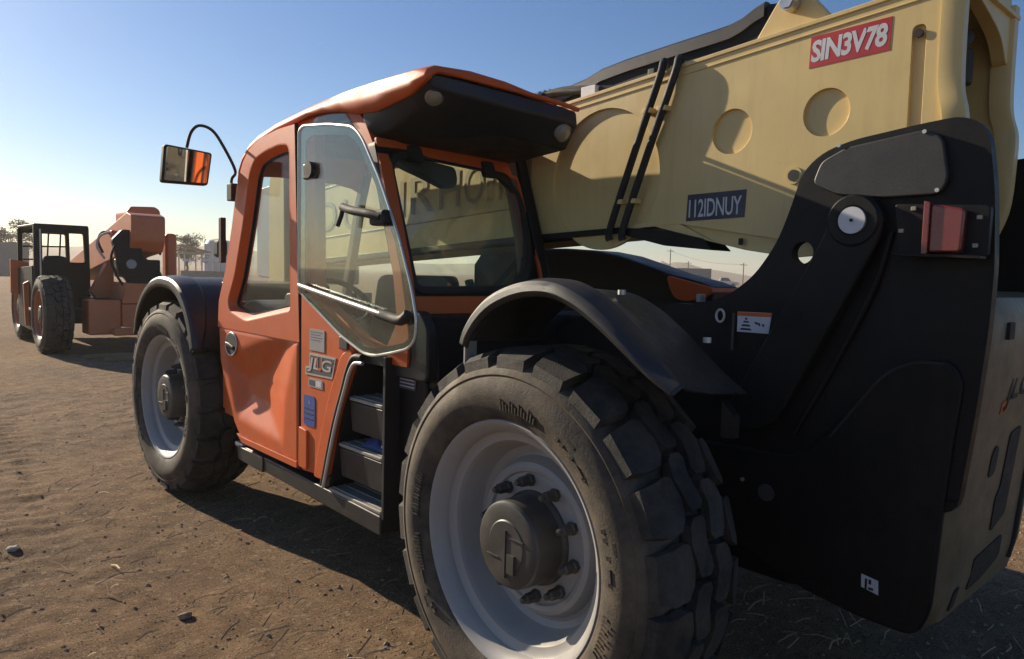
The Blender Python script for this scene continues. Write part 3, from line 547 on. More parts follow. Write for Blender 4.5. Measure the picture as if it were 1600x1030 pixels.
box('side_console', (-.46, 1.35, .64), (-.33, 2.0, 1.16), 'seat', T, .03)
tube('control_lever', [(-.40, 1.86, 1.14), (-.41, 1.90, 1.27)], .012, 'rubber', T, 8)

# fenders
def fender(path, parent, xo, xi, lip=.055, m='plastic', band=.075, back=.0, taper=0):
    P = spline([(0, y, z) for y, z in path], 5); secs = []; n = len(P)
    for i, p in enumerate(P):
        d = (P[min(i+1, n-1)]-P[max(i-1, 0)]).normalized(); nn = Vector((0, -d.z, d.y));  nn = nn if nn.z > 0 or abs(nn.z) < .2 else -nn
        if i and (nn-last).length > 1.2: nn = -nn
        last = nn; t = i/(n-1); bd = band*(.55+.9*math.sin(PI*min(1, t*1.05))**.7)
        def q(x, o): r = p+nn*o; return (x, r.y, r.z)
        lp = lip*(1-taper*t**2); secs.append([q(xo+.006, -lp*1.15-.004), q(xo, -lp*.75-.003), q(xo+.004, -.016), q(xo+.016, -.003), q(xo+bd*.6, .006), q(xo+bd, .004), q(xo+bd+.012, -.004), q((xo+xi)/2, -.004-back*(.2+.5*t)), q(xi, -.004-back*(.3+t))])
    o = loft('fender', secs, m, parent, ang=28); solid(o, .008, -1); return o
rfp = [(.252, 1.222), (.235, 1.262), (.185, 1.322), (.11, 1.376), (.01, 1.414), (-.09, 1.430), (-.19, 1.424), (-.29, 1.388), (-.38, 1.335), (-.46, 1.278), (-.54, 1.220), (-.61, 1.180)]
fe = fender(rfp, T, -1.215, -.845, back=.035, lip=.045, taper=.6)
prism('fender_bracket', rnd([(.250, 1.225), (.258, 1.225), (.258, 1.135), (.250, 1.135)], .002), -1.175, -1.125, 'silver', fe)
prism('fender_stay', rnd([(-.56, 1.02), (-.60, 1.02), (-.60, 1.08), (-.56, 1.12)], .004), -.93, -.90, 'black', fe)
for y, z, x in ((-.24, 1.400, -.98), (-.46, 1.272, -.86)): disc('fender_bolt', (x, y, z), .012, .014, 'silver', fe, 'z', 10)
ffp = [(3.86, .98), (3.80, 1.12), (3.68, 1.24), (3.52, 1.325), (3.36, 1.362), (3.22, 1.368), (3.06, 1.352), (2.92, 1.30), (2.80, 1.20), (2.72, 1.08), (2.68, .96)]
fender(ffp, T, -1.215, -.72, band=.10)
prism('front_frame', rnd([(2.66, .62), (3.90, .62), (3.86, 1.02), (3.72, 1.28), (3.50, 1.345), (2.66, 1.345)], .04), -.92, -.36, 'black', T, bevel=.015)

# boom: side plates with pressed discs, top, bottom, nose
def zt(y): return 2.283-.088*y
def zb(y): return 1.682-.059*y
BL, BR = -.205, .335
yf = 3.60
bo = [(yf, zb(yf)), (yf, zt(yf)), (-.60, zt(-.60)), (-.80, zt(-.8)), (-.845, 2.26), (-.855, 2.0), (-.84, 1.75), (-.60, 1.55), (-.36, 1.530), (-.18, 1.556), (-.05, 1.585), (.12, 1.662)]
recs = [(circ((-.455, 2.018), .080, 40)), (circ((-.098, 1.997), .083, 40)), (circ((.53, 1.865), .305, 72)), rnd([(-.715, 2.245, .03), (-.755, 2.245, .03), (-.758, 1.80, .03), (-.718, 1.80, .03)], .03)]
boom = prism('boom', bo, BL+.020, BR-.020, 'cream', T, bevel=0)
# hollow rear mouth: the core stops short, plates and flanges run on
bpy.data.objects.remove(boom)
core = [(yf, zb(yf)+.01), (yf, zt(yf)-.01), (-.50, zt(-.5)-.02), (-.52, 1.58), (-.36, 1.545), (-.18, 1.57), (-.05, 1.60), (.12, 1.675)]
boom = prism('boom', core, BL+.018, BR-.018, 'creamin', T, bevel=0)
prism('boom_side_plate', bo, BL, BL+.0155, 'cream', boom, holes=recs, bevel=.003)
prism('boom_inner_plate', shrink(bo, 0.0), BL+.0145, BL+.034, 'cream', boom, bevel=0)
prism('boom_side_plate', bo, BR-.030, BR, 'cream', boom, bevel=.004)
prism('boom_top_plate', [(BL-.006, -.86), (BR+.006, -.86), (BR+.006, yf), (BL-.006, yf)], 0, .016, 'cream', boom, ax=lambda u, v, w: (u, v, zt(v)+w), bevel=.003)
prism('boom_bottom_plate', [(BL+.03, .15), (BR-.03, .15), (BR-.03, yf), (BL+.03, yf)], -.012, 0, 'cream', boom, ax=lambda u, v, w: (u, v, zb(v)+w), bevel=.003)
# rolled rear flanges
def flange(x0, x1, sgn):
    prof = [(-.845, 2.40), (-.845, 2.20), (-.850, 2.05), (-.868, 1.97), (-.872, 1.88), (-.86, 1.70), (-.80, 1.55)]
    secs = []
    for y, z in spline([(0, a, b) for a, b in prof], 5) and [(p.y, p.z) for p in spline([(0, a, b) for a, b in prof], 5)]:
        b = .012*math.exp(-((z-1.98)/.06)**2)*sgn
        secs.append([(x0+b, y+.05, z), (x0+b, y, z), (x0+b+.006, y-.012, z), (x1+b-.006, y-.012, z), (x1+b, y, z), (x1+b, y+.05, z)])
    return loft('rear_flange', secs, 'cream', boom, closed=True, caps=True, ang=40)
flange(BL-.004, BL+.045, -1); flange(BR-.05, BR+.004, 1)
prism('rear_header', rnd([(BL+.04, 2.43), (BL+.04, 2.36), (BL+.20, 2.34, .1), (BR-.13, 2.28, .1), (BR-.045, 2.18, .05), (BR-.045, 2.43)], .04), -.845, -.80, 'cream', boom, ax=AY)
box('extend_cylinder_mount', (.0, -.78, 2.12), (.17, -.55, 2.24), 'rubber', boom, .012)
tube('boom_hose', spline([(.20, -.60, 2.30), (.14, -.74, 2.28), (.02, -.76, 2.22), (-.05, -.70, 2.05), (-.08, -.64, 1.85)], 5), .035, 'rubber', boom, 10)
tube('boom_hose', spline([(.16, -.62, 2.30), (.05, -.72, 2.26), (-.09, -.73, 2.14), (-.12, -.66, 1.90)], 5), .026, 'rubber', boom, 10)
# bolt holes, slot eyelet
for y, z, r in ((-.353, 1.815, .020), (-.735, 2.218, .013)): disc('boom_eyelet', (BL-.002, y, z), r, .010, 'rubber', boom, 'x', 20)
lathe('eyelet_ring', [(-.004, .020), (-.004, .030), (.004, .031)], 'cream', boom, 24, 'x', (BL-.001, -.353, 1.815))
prism('boom_slot', rnd([(-.150, 1.575), (-.168, 1.575), (-.168, 1.600), (-.150, 1.600)], .004), BL-.002, BL+.001, 'rubber', boom, bevel=0)
# weld lines along the plate
tube('weld_seam', [(BL-.001, y, zt(y)-.028) for y in (-.84, 0, 1.5, 3.5)], .0035, 'cream', boom, 6)
tube('weld_seam', [(BL-.001, y, zb(y)+.150) for y in (.95, 2.0, 3.5)], .004, 'letter', boom, 6)
# lettering on the boom, seen through the cab glass
for s, y0, z0, w, h in (('D', 3.10, 1.690, .22, .20), ('U', 2.78, 1.700, .22, .20), ('N', 2.33, 1.745, .26, .21), ('R', 2.00, 1.770, .22, .21), ('H', 1.72, 1.785, .18, .20), ('O', 1.50, 1.800, .16, .20), ('I', 1.31, 1.812, .05, .20), ('N', 1.22, 1.815, .16, .19), ('I', 1.03, 1.825, .05, .19)):
    text('boom_letter', s, (BL-.001, y0, z0), (0, -1, -.06 if False else .07), (0, 0, 1), w, h, 'letter', boom, depth=.003, bold=.0)
# stickers
def tilted(u, v, w): return (w, u, v)
rp = prism('red_plate', [(-.389, 2.278), (-.653, 2.288), (-.650, 2.184), (-.386, 2.174)], BL-.0014, BL-.0002, 'red', boom, bevel=0)
text('plate_letters', 'SIN3V78', (BL-.0014, -.392, 2.190), (0, -1, .038), (0, 0, 1), .250, .074, 'white', rp, depth=.0006, bold=.035, shear=.08, space=.92)
bp = prism('dark_plate', [(.083, 1.773), (-.173, 1.779), (-.169, 1.677), (.087, 1.670)], BL-.0014, BL-.0002, 'navy', boom, bevel=0)
text('plate_letters', '112IDNUY', (BL-.0014, .075, 1.683), (0, -1, .025), (0, 0, 1), .230, .070, 'white', bp, depth=.0006, bold=.012, space=.95)
# lug with its pin on top of the boom
lugp = prism('boom_lug', rnd([(-.15, zt(-.15)+.01), (-.236, 2.435), (-.262, 2.462, .03), (-.33, 2.462, .03), (-.372, 2.425), (-.45, zt(-.45)+.01)], .03), -.175, -.135, 'cream', boom, bevel=.004)
disc('lug_pin', (-.19, -.300, 2.415), .028, .06, 'steel', lugp, 'x', 24); disc('pin_head', (-.222, -.300, 2.415), .024, .012, 'steel', lugp, 'x', 6)
# rigid pipes down the side of the boom
for y0, y1 in ((.215, .452), (.142, .380)):
    pp = tube('hydraulic_pipe', spline([(-.02, y0+.13, zt(.2)+.055), (-.13, y0+.06, zt(.2)+.06), (-.205, y0+.015, zt(.2)+.045), (-.232, y0+.010, zt(.2)-.02), (-.232, y0+.5*(y1-y0), 1.97), (-.232, y1, 1.655), (-.228, y1+.005, 1.60)], 6), .0155, 'rubber', boom, 12)
    for zz in (2.12, 1.76): box('pipe_clamp', (-.246, (y0*(zz-1.64)+y1*(2.28-zz))/.64-.022, zz-.010), (-.204, (y0*(zz-1.64)+y1*(2.28-zz))/.64+.022, zz+.010), 'cream', pp, .003)
# hose tray and hoses on top
tr = loft('hose_cover', [[(-.04, y, zt(y)+.016), (-.04, y, z-.02), (-.01, y, z), (.14, y, z), (.17, y, z-.02), (.17, y, zt(y)+.016)] for y, z in ((1.05, 2.335), (.80, 2.372), (.70, 2.400), (.55, 2.417), (.30, 2.434), (.10, 2.446), (.03, 2.452), (-.02, 2.466), (-.07, 2.490), (-.115, 2.505), (-.15, 2.500), (-.165, 2.470), (-.13, 2.40), (-.10, 2.33))], 'black', boom, closed=True, caps=True, ang=30)
loft('cover_rail', [[(-.052, y, z-.055), (-.052, y, z-.008), (-.040, y, z+.003), (-.010, y, z+.004), (-.010, y, z-.055)] for y, z in ((1.05, 2.335), (.80, 2.372), (.70, 2.400), (.55, 2.417), (.30, 2.434), (.10, 2.446), (.03, 2.452), (-.02, 2.466), (-.07, 2.490), (-.115, 2.505))], 'plastic', tr, closed=True, caps=True)
prism('cover_window', rnd([(.42, 2.292), (.62, 2.268), (.62, 2.302), (.42, 2.330)], .006), -.050, -.036, 'rubber', tr)
box('cover_bracket', (-.075, .375, zt(.4)+.02), (-.035, .41, zt(.4)+.095), 'hub', tr, .004)
for k in range(4): tube('hose', spline([(-.10+.03*k, 1.55, 2.22+.012*k), (-.08+.03*k, 1.2, 2.30+.015*k), (-.06+.02*k, 1.0, 2.335+.012*(k % 2)), (-.06+.02*k, .80, 2.315+.015*k), (-.03+.02*k, .60, 2.30+.02*k)], 5), .017, 'rubber', boom, 8)
for k in range(3): tube('hose_fitting', [(-.09+.035*k, 1.16, 2.31+.014*k), (-.085+.035*k, 1.06, 2.332+.012*k)], .021, 'steel', boom, 6)
box('valve_block', (-.08, 1.10, 2.22), (.12, 1.30, 2.33), 'white', boom, .01); box('hose_bracket', (-.085, .70, 2.265), (-.045, .79, 2.325), 'white', boom, .004)
# underside: lift cylinder and rail
prism('boom_wear_rail', rnd([(-.05, 1.555), (.18, 1.575), (.42, 1.628), (1.05, 1.600), (3.4, 1.46), (3.4, 1.49), (1.05, 1.628), (.42, 1.655), (.16, 1.635), (0, 1.60)], .01), BL-.012, BL+.12, 'black', boom, bevel=.004)
# nose at the front
nose = prism('boom_head', rnd([(3.56, 1.32), (3.84, 1.32), (3.84, 2.10), (3.78, 2.175), (3.58, 2.175)], .03), -.25, .38, 'cream', boom, bevel=.012)
prism('head_bracket', rnd([(3.845, 1.35), (4.13, 1.37), (4.13, 2.05), (3.845, 2.07)], .03), -.22, .35, 'greyst', boom, bevel=.01)
prism('carriage', rnd([(4.14, .45), (4.26, .45), (4.26, 1.15), (4.14, 1.25)], .03), -.55, .70, 'black', boom, bevel=.01)
for x in (-.45, .50): prism('fork', rnd([(4.27, .9), (4.32, .9), (4.33, .32), (5.4, .28), (5.4, .25), (4.27, .26)], .01), x, x+.12, 'black', boom)

# rear tower, left and right
py = rnd([(-.475, 1.796), (-.535, 1.851), (-.624, 1.881), (-.823, 1.906), (-.921, 1.914), (-.972, 1.895), (-.999, 1.848), (-1.021, 1.70), (-1.033, 1.495), (-1.030, 1.322), (-1.014, 1.09), (-.985, .80), (-.60, .80), (.6, .85), (.6, 1.22), (.20, 1.30), (.011, 1.355), (-.101, 1.350), (-.231, 1.392), (-.325, 1.463), (-.40, 1.571), (-.439, 1.675)], .05, 4)
hole = circ((-.491, 1.539), .036, 24)
tw = prism('tower_plate', py, -.385, -.345, 'black', T, holes=[hole], bevel=.006)
prism('tower_plate', py, .475, .515, 'black', T, bevel=.006)
prism('tower_pad', rnd([(-.545, 1.822), (-.62, 1.858), (-.847, 1.886, .03), (-.890, 1.860, .03), (-.912, 1.741, .03), (-.893, 1.700, .04), (-.740, 1.698, .03), (-.60, 1.715), (-.52, 1.755)], .02), -.408, -.384, 'plastic', tw, bevel=.006)
la = prism('compensating_arm', rnd([(-.585, 1.60, .05), (-.60, 1.70, .05), (-.70, 1.715, .05), (-.755, 1.66, .05), (-.75, 1.58, .04), (-.46, .99, .04), (-.36, .93, .04), (-.25, .96, .03)], .04, 5), -.435, -.386, 'black', tw, bevel=.010, seg=3)
disc('tower_pin', (-.440, -.668, 1.633), .040, .014, 'white', tw, 'x', 36); disc('pin_centre', (-.448, -.668, 1.633), .005, .006, 'rubber', tw, 'x', 10)
lathe('pin_boss', [(-.006, .078), (-.012, .072), (-.012, .046)], 'black', tw, 36, 'x', (-.430, -.668, 1.633))
tube('tower_hose', spline([(-.392, -.765, 1.60), (-.396, -.72, 1.42), (-.396, -.60, 1.15), (-.392, -.50, .95)], 5), .010, 'black', tw, 8)
sgn = prism('warning_label', [(-.270, 1.336), (-.397, 1.338), (-.389, 1.268), (-.271, 1.267)], -.3875, -.3845, 'white', tw, bevel=0)
prism('label_band', [(-.271, 1.335), (-.396, 1.337), (-.395, 1.324), (-.271, 1.322)], -.3882, -.387, 'orange', sgn, bevel=0)
for z0, z1, h in ((1.274, 1.281, .030), (1.287, 1.294, .023), (1.300, 1.306, .015), (1.310, 1.317, .006)): prism('label_mark', [(-.304+h*.8, z0), (-.304-h*.8, z0), (-.304-h*.55, z1), (-.304+h*.55, z1)], -.3882, -.387, 'navy', sgn, bevel=0)
prism('label_mark', rnd([(-.335, 1.306), (-.358, 1.300), (-.357, 1.289), (-.349, 1.296), (-.338, 1.297)], .003), -.3882, -.387, 'navy', sgn, bevel=0); prism('label_mark', [(-.364, 1.300), (-.373, 1.298), (-.372, 1.290), (-.364, 1.291)], -.3882, -.387, 'darkst', sgn, bevel=0)
tube('tie_eye', [(-.392, -.205+.016*math.cos(a), 1.318+.022*math.sin(a)) for a in np.linspace(0, 2*PI, 17)], .0045, 'silver', tw, 6)
box('tower_edge_strip', (-.395, -.262, 1.20), (-.384, -.254, 1.33), 'hub', tw, .002)
tube('plate_weld', [(-.387, y, z) for y, z in ((-.985, .84), (-.60, .83), (-.1, .86))], .005, 'black', tw, 6)
# tail lamp in its bracket
lb = prism('lamp_bracket', rnd([(-.776, 1.678), (-1.022, 1.664), (-1.022, 1.525), (-.795, 1.533)], .012), -.415, -.386, 'black', tw, bevel=.004)
prism('bracket_lip', rnd([(-.80, 1.535), (-1.02, 1.527), (-1.02, 1.519), (-.80, 1.527)], .002), -.470, -.414, 'black', lb, bevel=.001)
prism('tail_lamp', rnd([(-.883, 1.672), (-.970, 1.655), (-.966, 1.536), (-.883, 1.536)], .012), -.445, -.414, 'redlens', lb, bevel=.012, seg=3)
prism('lamp_frame', rnd([(-.868, 1.680), (-.884, 1.676), (-.884, 1.532), (-.868, 1.532)], .004), -.452, -.414, 'redlens', lb, bevel=.003)
for y, z in ((-.998, 1.632), (-.992, 1.556), (-.83, 1.662), (-.80, 1.60)): box('bracket_bolt', (-.421, y-.007, z-.006), (-.413, y+.007, z+.006), 'lens', lb, .002)
for y, z in ((-.60, 1.865), (-.842, 1.878), (-.885, 1.712)): disc('pad_bolt', (-.409, y, z), .006, .006, 'silver', tw, 'x', 10)

# counterweight: bellied block with a rounded rear
cwp = [(-.50, .50), (-.58, .445), (-.75, .415), (-.88, .405), (-.93, .44), (-.955, .55), (-.975, .80), (-1.000, 1.05), (-1.022, 1.25), (-1.026, 1.36), (-1.00, 1.415), (-.90, 1.43), (-.50, 1.43)]
def cwsec(x, ins): return [(x, max(min(y, 9), -9)+ins*(1 if y < -.6 else 0)*(.25+.75*min(1, (-.6-y)/.35 if y < -.6 else 0)), z+ins*.35*(1 if z < .5 else 0)) for y, z in cwp]
cw = loft('counterweight', [cwsec(-.362, .10), cwsec(-.372, .055), cwsec(-.360, .025), cwsec(-.330, .008), cwsec(-.28, 0), (cwsec(.41, 0)), cwsec(.46, .008), cwsec(.49, .025), cwsec(.50, .055), cwsec(.492, .10)], 'tan', T, closed=True, caps=True, ang=40)
# black fairing over the left flank of the counterweight
prism('flank_fairing', rnd([(-.05, .62), (-.40, .50), (-.56, .447), (-.75, .420), (-.905, .418, .06), (-.940, .50, .04), (-.955, .80), (-.972, 1.05), (-.985, 1.18, .05), (-.95, 1.24, .05), (-.80, 1.22, .1), (-.65, 1.02, .1), (-.52, .88, .05), (-.05, .86)], .03, 5), -.400, -.372, 'black', T, bevel=.010, seg=3)
fl = tube('fairing_rib', spline([(-.40, -.93, 1.225), (-.401, -.86, 1.222), (-.401, -.78, 1.18), (-.401, -.70, 1.075), (-.398, -.62, .96)], 5), .004, 'plastic', T, 6)
prism('worn_label', [(-.745, .560), (-.795, .553), (-.798, .510), (-.747, .520)], -.4015, -.3995, 'white', fl, bevel=0)
for a, b_, c_, d_ in ((-.757, -.764, .515, .55), (-.768, -.776, .535, .55), (-.768, -.783, .518, .526)): prism('label_mark', [(a, c_), (b_, c_), (b_, d_), (a, d_)], -.4021, -.401, 'rubber', fl, bevel=0)
disc('fairing_bolt', (-.402, -.42, .735), .028, .012, 'hub', fl, 'x', 24); disc('marker_stud', (-.402, -.33, .760), .007, .008, 'lens', fl, 'x', 10)
# details on the back face
def back(z): return float(np.interp(z, [.44, .55, .80, 1.05, 1.25, 1.36], [-.93, -.955, -.975, -1.0, -1.022, -1.026]))
def BKM(u, v, w): return (u, back(v)-w, v)
prism('rear_cutout', rnd([(.02, .66), (.16, .70), (.16, 1.00), (.05, .985), (.05, .80), (.02, .78)], .02), .001, .004, 'rubber', cw, ax=BKM, bevel=0)
prism('rear_cutout', rnd([(-.10, .60), (.18, .62), (.18, .54), (.04, .50), (-.10, .49)], .02), .001, .004, 'rubber', cw, ax=BKM, bevel=0)
prism('rear_cutout', rnd([(-.11, .86), (-.05, .87), (-.05, .95), (-.08, .965), (-.11, .94)], .02), .001, .004, 'rubber', cw, ax=BKM, bevel=0)
prism('rear_cutout', rnd([(-.24, .46), (-.20, .47), (-.20, .54), (-.24, .53)], .015), .001, .005, 'rubber', cw, ax=BKM, bevel=0)
text('rear_logo', 'JLG', (-.10, back(1.08)-.002, 1.07), (1, 0, 0.05), (0, -.05, 1), .27, .115, 'rubber', cw, depth=.003, bold=.01, shear=.3)
prism('logo_accent', [(-.115, 1.065), (-.055, 1.07), (-.05, 1.105), (-.11, 1.10)], .001, .003, 'orange', cw, ax=BKM, bevel=0)
tube('rear_edge_bead', [(.335, back(z)-.001, z) for z in np.linspace(.5, 1.34, 12)], .012, 'rubber', cw, 6)
box('rear_socket', (-.20, -1.035, 1.295), (-.15, -1.015, 1.345), 'rubber', cw, .003)

# engine hood on the far side, orange rear corner
hd_out = [(.44, 1.18), (.415, 1.405), (.50, 1.43), (.69, 1.468), (.86, 1.515), (1.04, 1.563), (1.22, 1.590), (1.44, 1.603), (2.2, 1.60), (2.3, 1.50), (2.3, .75), (.5, .75)]
hood = prism('engine_hood', hd_out, .52, .76, 'black', T, bevel=.015, seg=3)
prism('hood_corner', rnd([(.405, 1.40), (.52, 1.425), (.695, 1.46), (.665, 1.38), (.63, 1.335), (.55, 1.325), (.43, 1.36)], .03),   .505, .775, 'orange', hood, bevel=.01)
box('engine_side_deck', (.76, .5, .75), (1.28, 2.3, 1.12), 'black', T, .03)
box('hood_deck', (-.3, .30, 1.20), (.52, .9, 1.27), 'black', T, .02)
disc('tank_cap', (-.18, .02, 1.37), .018, .03, 'lens', T, 'z', 14)
# cab-side black panel decals
sticker('vent_label', .700, .668, .99, 1.07, 'greyst', T, -1.031) if False else None
vl = prism('vent_label', [(.848, .975), (.735, .975), (.725, 1.03), (.845, 1.035)], -1.034, -1.031, 'darkst', T, bevel=0)
for zz in (.984, .998, 1.012, 1.024): prism('label_line', [(.84, zz), (.742, zz), (.738, zz+.004), (.84, zz+.004)], -1.0352, -1.0338, 'white', vl, bevel=0)

# mirrors
mr = tube('mirror_arm', spline([(-1.055, 2.52, 1.875), (-1.045, 2.54, 1.93), (-1.010, 2.58, 1.985), (-1.07, 2.60, 2.115), (-1.13, 2.60, 2.192), (-1.20, 2.60, 2.208), (-1.245, 2.60, 2.165), (-1.268, 2.60, 2.08)], 6), .0085, 'rubber', T, 8)
box('arm_bracket', (-1.075, 2.47, 1.805), (-1.02, 2.54, 1.90), 'rubber', mr, .006)
MRM = lambda u, v, w: (u, 2.60+w-(u+1.26)*.10-(v-1.98)*.15, v+(u+1.26)*.01)
mh = prism('mirror_housing', rnd([(-1.39, 1.885), (-1.15, 1.885), (-1.135, 2.065), (-1.383, 2.088)], .018), .004, .055, 'rubber', mr, ax=MRM, bevel=.012, seg=3)
prism('mirror_glass', rnd([(-1.379, 1.897), (-1.160, 1.897), (-1.148, 2.055), (-1.372, 2.076)], .014), .000, .004, 'mirror', mr, ax=MRM, bevel=0)
wl = box('side_lamp', (-1.06, 2.70, 1.49), (-1.0, 2.80, 1.60), 'rubber', T, .025)
prism('lamp_guard', rnd([(2.66, 1.46), (2.70, 1.46), (2.70, 1.72), (2.66, 1.72)], .006), -1.06, -1.03, 'rubber', wl)

# cloth and box left on the step
V = []; F = []; n = 14
for i in range(n+1):
    for j in range(n+1):
        u, v = i/n-.5, j/n-.5; e = 1-max(abs(u), abs(v))*2
        V.append((-.99+u*.15, .99+v*.20, .694+max(0, e)**.7*(.055+.09*float(vnoise(np.array([u*7+3]), np.array([v*7+1]), 3)[0]))))
for i in range(n):
    for j in range(n): a = i*(n+1)+j; F.append((a, a+1, a+n+2, a+n+1))
M['cloth'] = mat('blue_cloth', (.05, .085, .26), .8, bump=.3, bscale=300)
cl = obj('cloth', V, F, 'cloth', None, ang=60); solid(cl, .003, 1); tag(cl, 'crumpled blue cloth lying on the middle step beside the cab', 'cloth')
bxo = root('battery_pack', 'small white and black pack leaning on the blue cloth on the step', 'pack', (-1.02, .92, .697))
prism('pack_body', rnd([(.895, .70), (.945, .71), (.955, .78), (.905, .785)], .01), -1.055, -1.01, 'white', bxo, bevel=.006); prism('pack_face', rnd([(.907, .718), (.94, .725), (.945, .768), (.912, .77)], .006), -1.059, -1.054, 'rubber', bxo, bevel=.001)

# ---------------------------------------------------------------- second telehandler parked beyond
FO = Vector((.78, 11.75, 0))
M['ororange'] = mat('weathered_orange', (.62, .17, .055), .5, dust=.4, dustcol=(.42, .26, .16)); M['orim'] = mat('orange_rim', (.42, .12, .05), .5, dust=.3)
F2 = root('telehandler', 'smaller weathered orange telehandler with black open cab, parked at left beyond the front wheel', 'telehandler', (1.0, 13.3, 0))
def sh(p): return [(q[0], q[1]) for q in p]
for x, y, r in ((-.42, 11.75, 0), (-.30, 14.4, 0), (2.12, 11.75, PI), (2.12, 15.0, PI)): wheel(F2, (x, y, .60), r, rimmat='orim')
def frame2(name, y, x0, x1, z0, z1, wx0, wx1, wz0, wz1, m='black', t=.07): return prism(name, rnd([(x0, z0), (x1, z0), (x1-.02, z1), (x0, z1)], .03), y, y+t, m, F2, holes=[rnd([(wx0, wz0), (wx1, wz0), (wx1-.02, wz1), (wx0, wz1)], .03)], ax=AY)
frame2('cab_rear_frame', 12.55, -.34, .48, .62, 2.02, -.22, .40, 1.42, 1.90); frame2('cab_front_frame', 14.0, -.34, .48, .62, 2.0, -.27, .42, 1.0, 1.92)
tube('hose', spline([(.98, 11.5, 1.70), (1.10, 11.45, 1.95), (1.30, 11.6, 1.90), (1.40, 11.9, 1.60)], 5), .022, 'black', F2, 8); tube('hose', spline([(.60, 11.45, 1.75), (.52, 11.42, 1.50), (.62, 11.44, 1.20), (.80, 11.44, .95)], 5), .02, 'black', F2, 8); box('axle_box', (.15, 11.25, .30), (.62, 11.7, .85), 'ororange', F2, .03); box('light_bar', (.70, 11.38, .62), (1.15, 11.42, .70), 'greyst', F2, .01); box('rear_bumper', (.45, 11.0, .30), (1.7, 11.12, .42), 'ororange', F2, .02)
box('cab_roof', (-.34, 12.55, 1.99), (.46, 14.05, 2.04), 'black', F2, .02); box('cab_floor', (-.34, 12.6, .58), (.48, 14.0, .66), 'black', F2, .02)
prism('cab_side_wall', rnd([(12.62, .62), (14.0, .62), (14.0, 1.25), (12.62, 1.3)], .03), .44, .475, 'black', F2)
prism('cab_side_wall', rnd([(12.62, .28), (13.9, .30), (13.9, 1.30), (12.62, 1.35)], .03), -.36, -.33, 'black', F2)
for y in (12.9, 13.25, 13.6): tube('roof_guard_bar', [(-.3, y, 1.96), (.43, y, 1.97)], .010, 'black', F2, 6)
for x in (-.05, .18): tube('roof_guard_bar', [(x, 12.6, 1.96), (x+.02, 14.0, 1.96)], .010, 'black', F2, 6)
for x in (-.12, .08, .27): tube('window_guard_bar', [(x, 13.98, 1.05), (x+.05, 13.98, 1.92)], .014, 'black', F2, 6)
for z in (1.22, 1.45, 1.68): tube('window_guard_bar', [(-.27, 13.97, z), (.42, 13.97, z+.02)], .014, 'black', F2, 6)
prism('seat_back', rnd([(-.16, 1.0), (.24, 1.0), (.22, 1.50), (.1, 1.53), (-.1, 1.52), (-.14, 1.46)], .05), 12.95, 13.07, 'black', F2, ax=AY, bevel=.02)
prism('open_door', rnd([(-.47, .85), (-.20, .80), (-.20, 1.40), (-.47, 1.45)], .02), 13.9, 13.96, 'ororange', F2, ax=AY)
prism('door_post', rnd([(-.42, .35), (-.36, .35), (-.36, 1.1), (-.44, 1.05)], .01), 12.9, 12.95, 'ororange', F2, ax=AY)
box('step_plate', (-.40, 12.56, .62), (-.22, 12.72, .66), 'white', F2, .006)
prism('grab_post', rnd([(-.265, .66), (-.245, .66), (-.245, 1.95), (-.265, 1.95)], .004), 12.50, 12.53, 'silver', F2, ax=AY)
fp = prism('tower_plate', rnd([(.54, 1.80), (.70, 1.98), (.95, 1.95), (1.00, 1.57), (1.26, 1.33), (1.48, .85), (1.48, .42), (1.22, .50), (1.08, .72), (.92, .92), (.82, 1.06), (.66, 1.27), (.59, 1.58)], .05), 11.45, 11.55, 'black', F2, ax=AY, bevel=.01)
disc('tower_pin', (.82, 11.44, 1.42), .075, .05, 'greyst', F2, 'y', 24); disc('tower_pin', (1.18, 11.44, 1.10), .06, .05, 'hub', F2, 'y', 24)
box('tower_crossbeam', (.75, 11.55, 1.2), (1.3, 12.2, 1.5), 'black', F2, .02)
prism('boom', rnd([(11.5, 1.62), (11.35, 1.80), (11.35, 2.20), (11.6, 2.26), (15.8, 1.42), (15.8, 1.05), (12.2, 1.55)], .05), .80, 1.32, 'ororange', F2, bevel=.012)
bx2 = prism('boom_cover', rnd([(.98, 1.80), (1.52, 1.80), (1.50, 2.36), (1.42, 2.42), (1.02, 2.40), (.96, 2.3)], .04), 12.2, 12.9, 'ororange', F2, ax=AY, bevel=.02)
box('mast_post', (1.62, 12.3, .9), (1.82, 12.55, 1.98), 'ororange', F2, .06); box('mast_post', (.86, 12.25, 1.2), (.95, 12.4, 2.02), 'ororange', F2, .015); box('cross_beam', (.72, 12.2, 1.86), (1.3, 12.32, 1.98), 'ororange', F2, .02)
prism('body_panel', rnd([(.62, .42), (1.15, .42), (1.15, .78), (.62, .78)], .02), 11.2, 12.4, 'ororange', F2, ax=AY, bevel=.01); prism('body_panel', rnd([(.62, .79), (1.15, .79), (1.15, 1.10), (.70, 1.12)], .02), 11.22, 12.4, 'ororange', F2, ax=AY, bevel=.01); prism('body_panel', rnd([(1.16, .42), (1.9, .42), (1.9, 1.12), (1.16, 1.12)], .02), 11.2, 12.4, 'ororange', F2, ax=AY, bevel=.01)
prism('side_shroud', [(.36, .95), (.60, 1.42), (.70, 1.42), (.70, .80), (.50, .78)], 12.0, 12.2, 'ororange', F2, ax=AY, bevel=0)
lathe('rear_axle', [(-.1, .0001), (-.1, .13), (1.8, .13), (1.8, .0001)], 'black', F2, 20, 'x', (0, 11.75, .58)); box('chassis', (.3, 11.3, .45), (1.5, 15.2, .85), 'black', F2, .02)
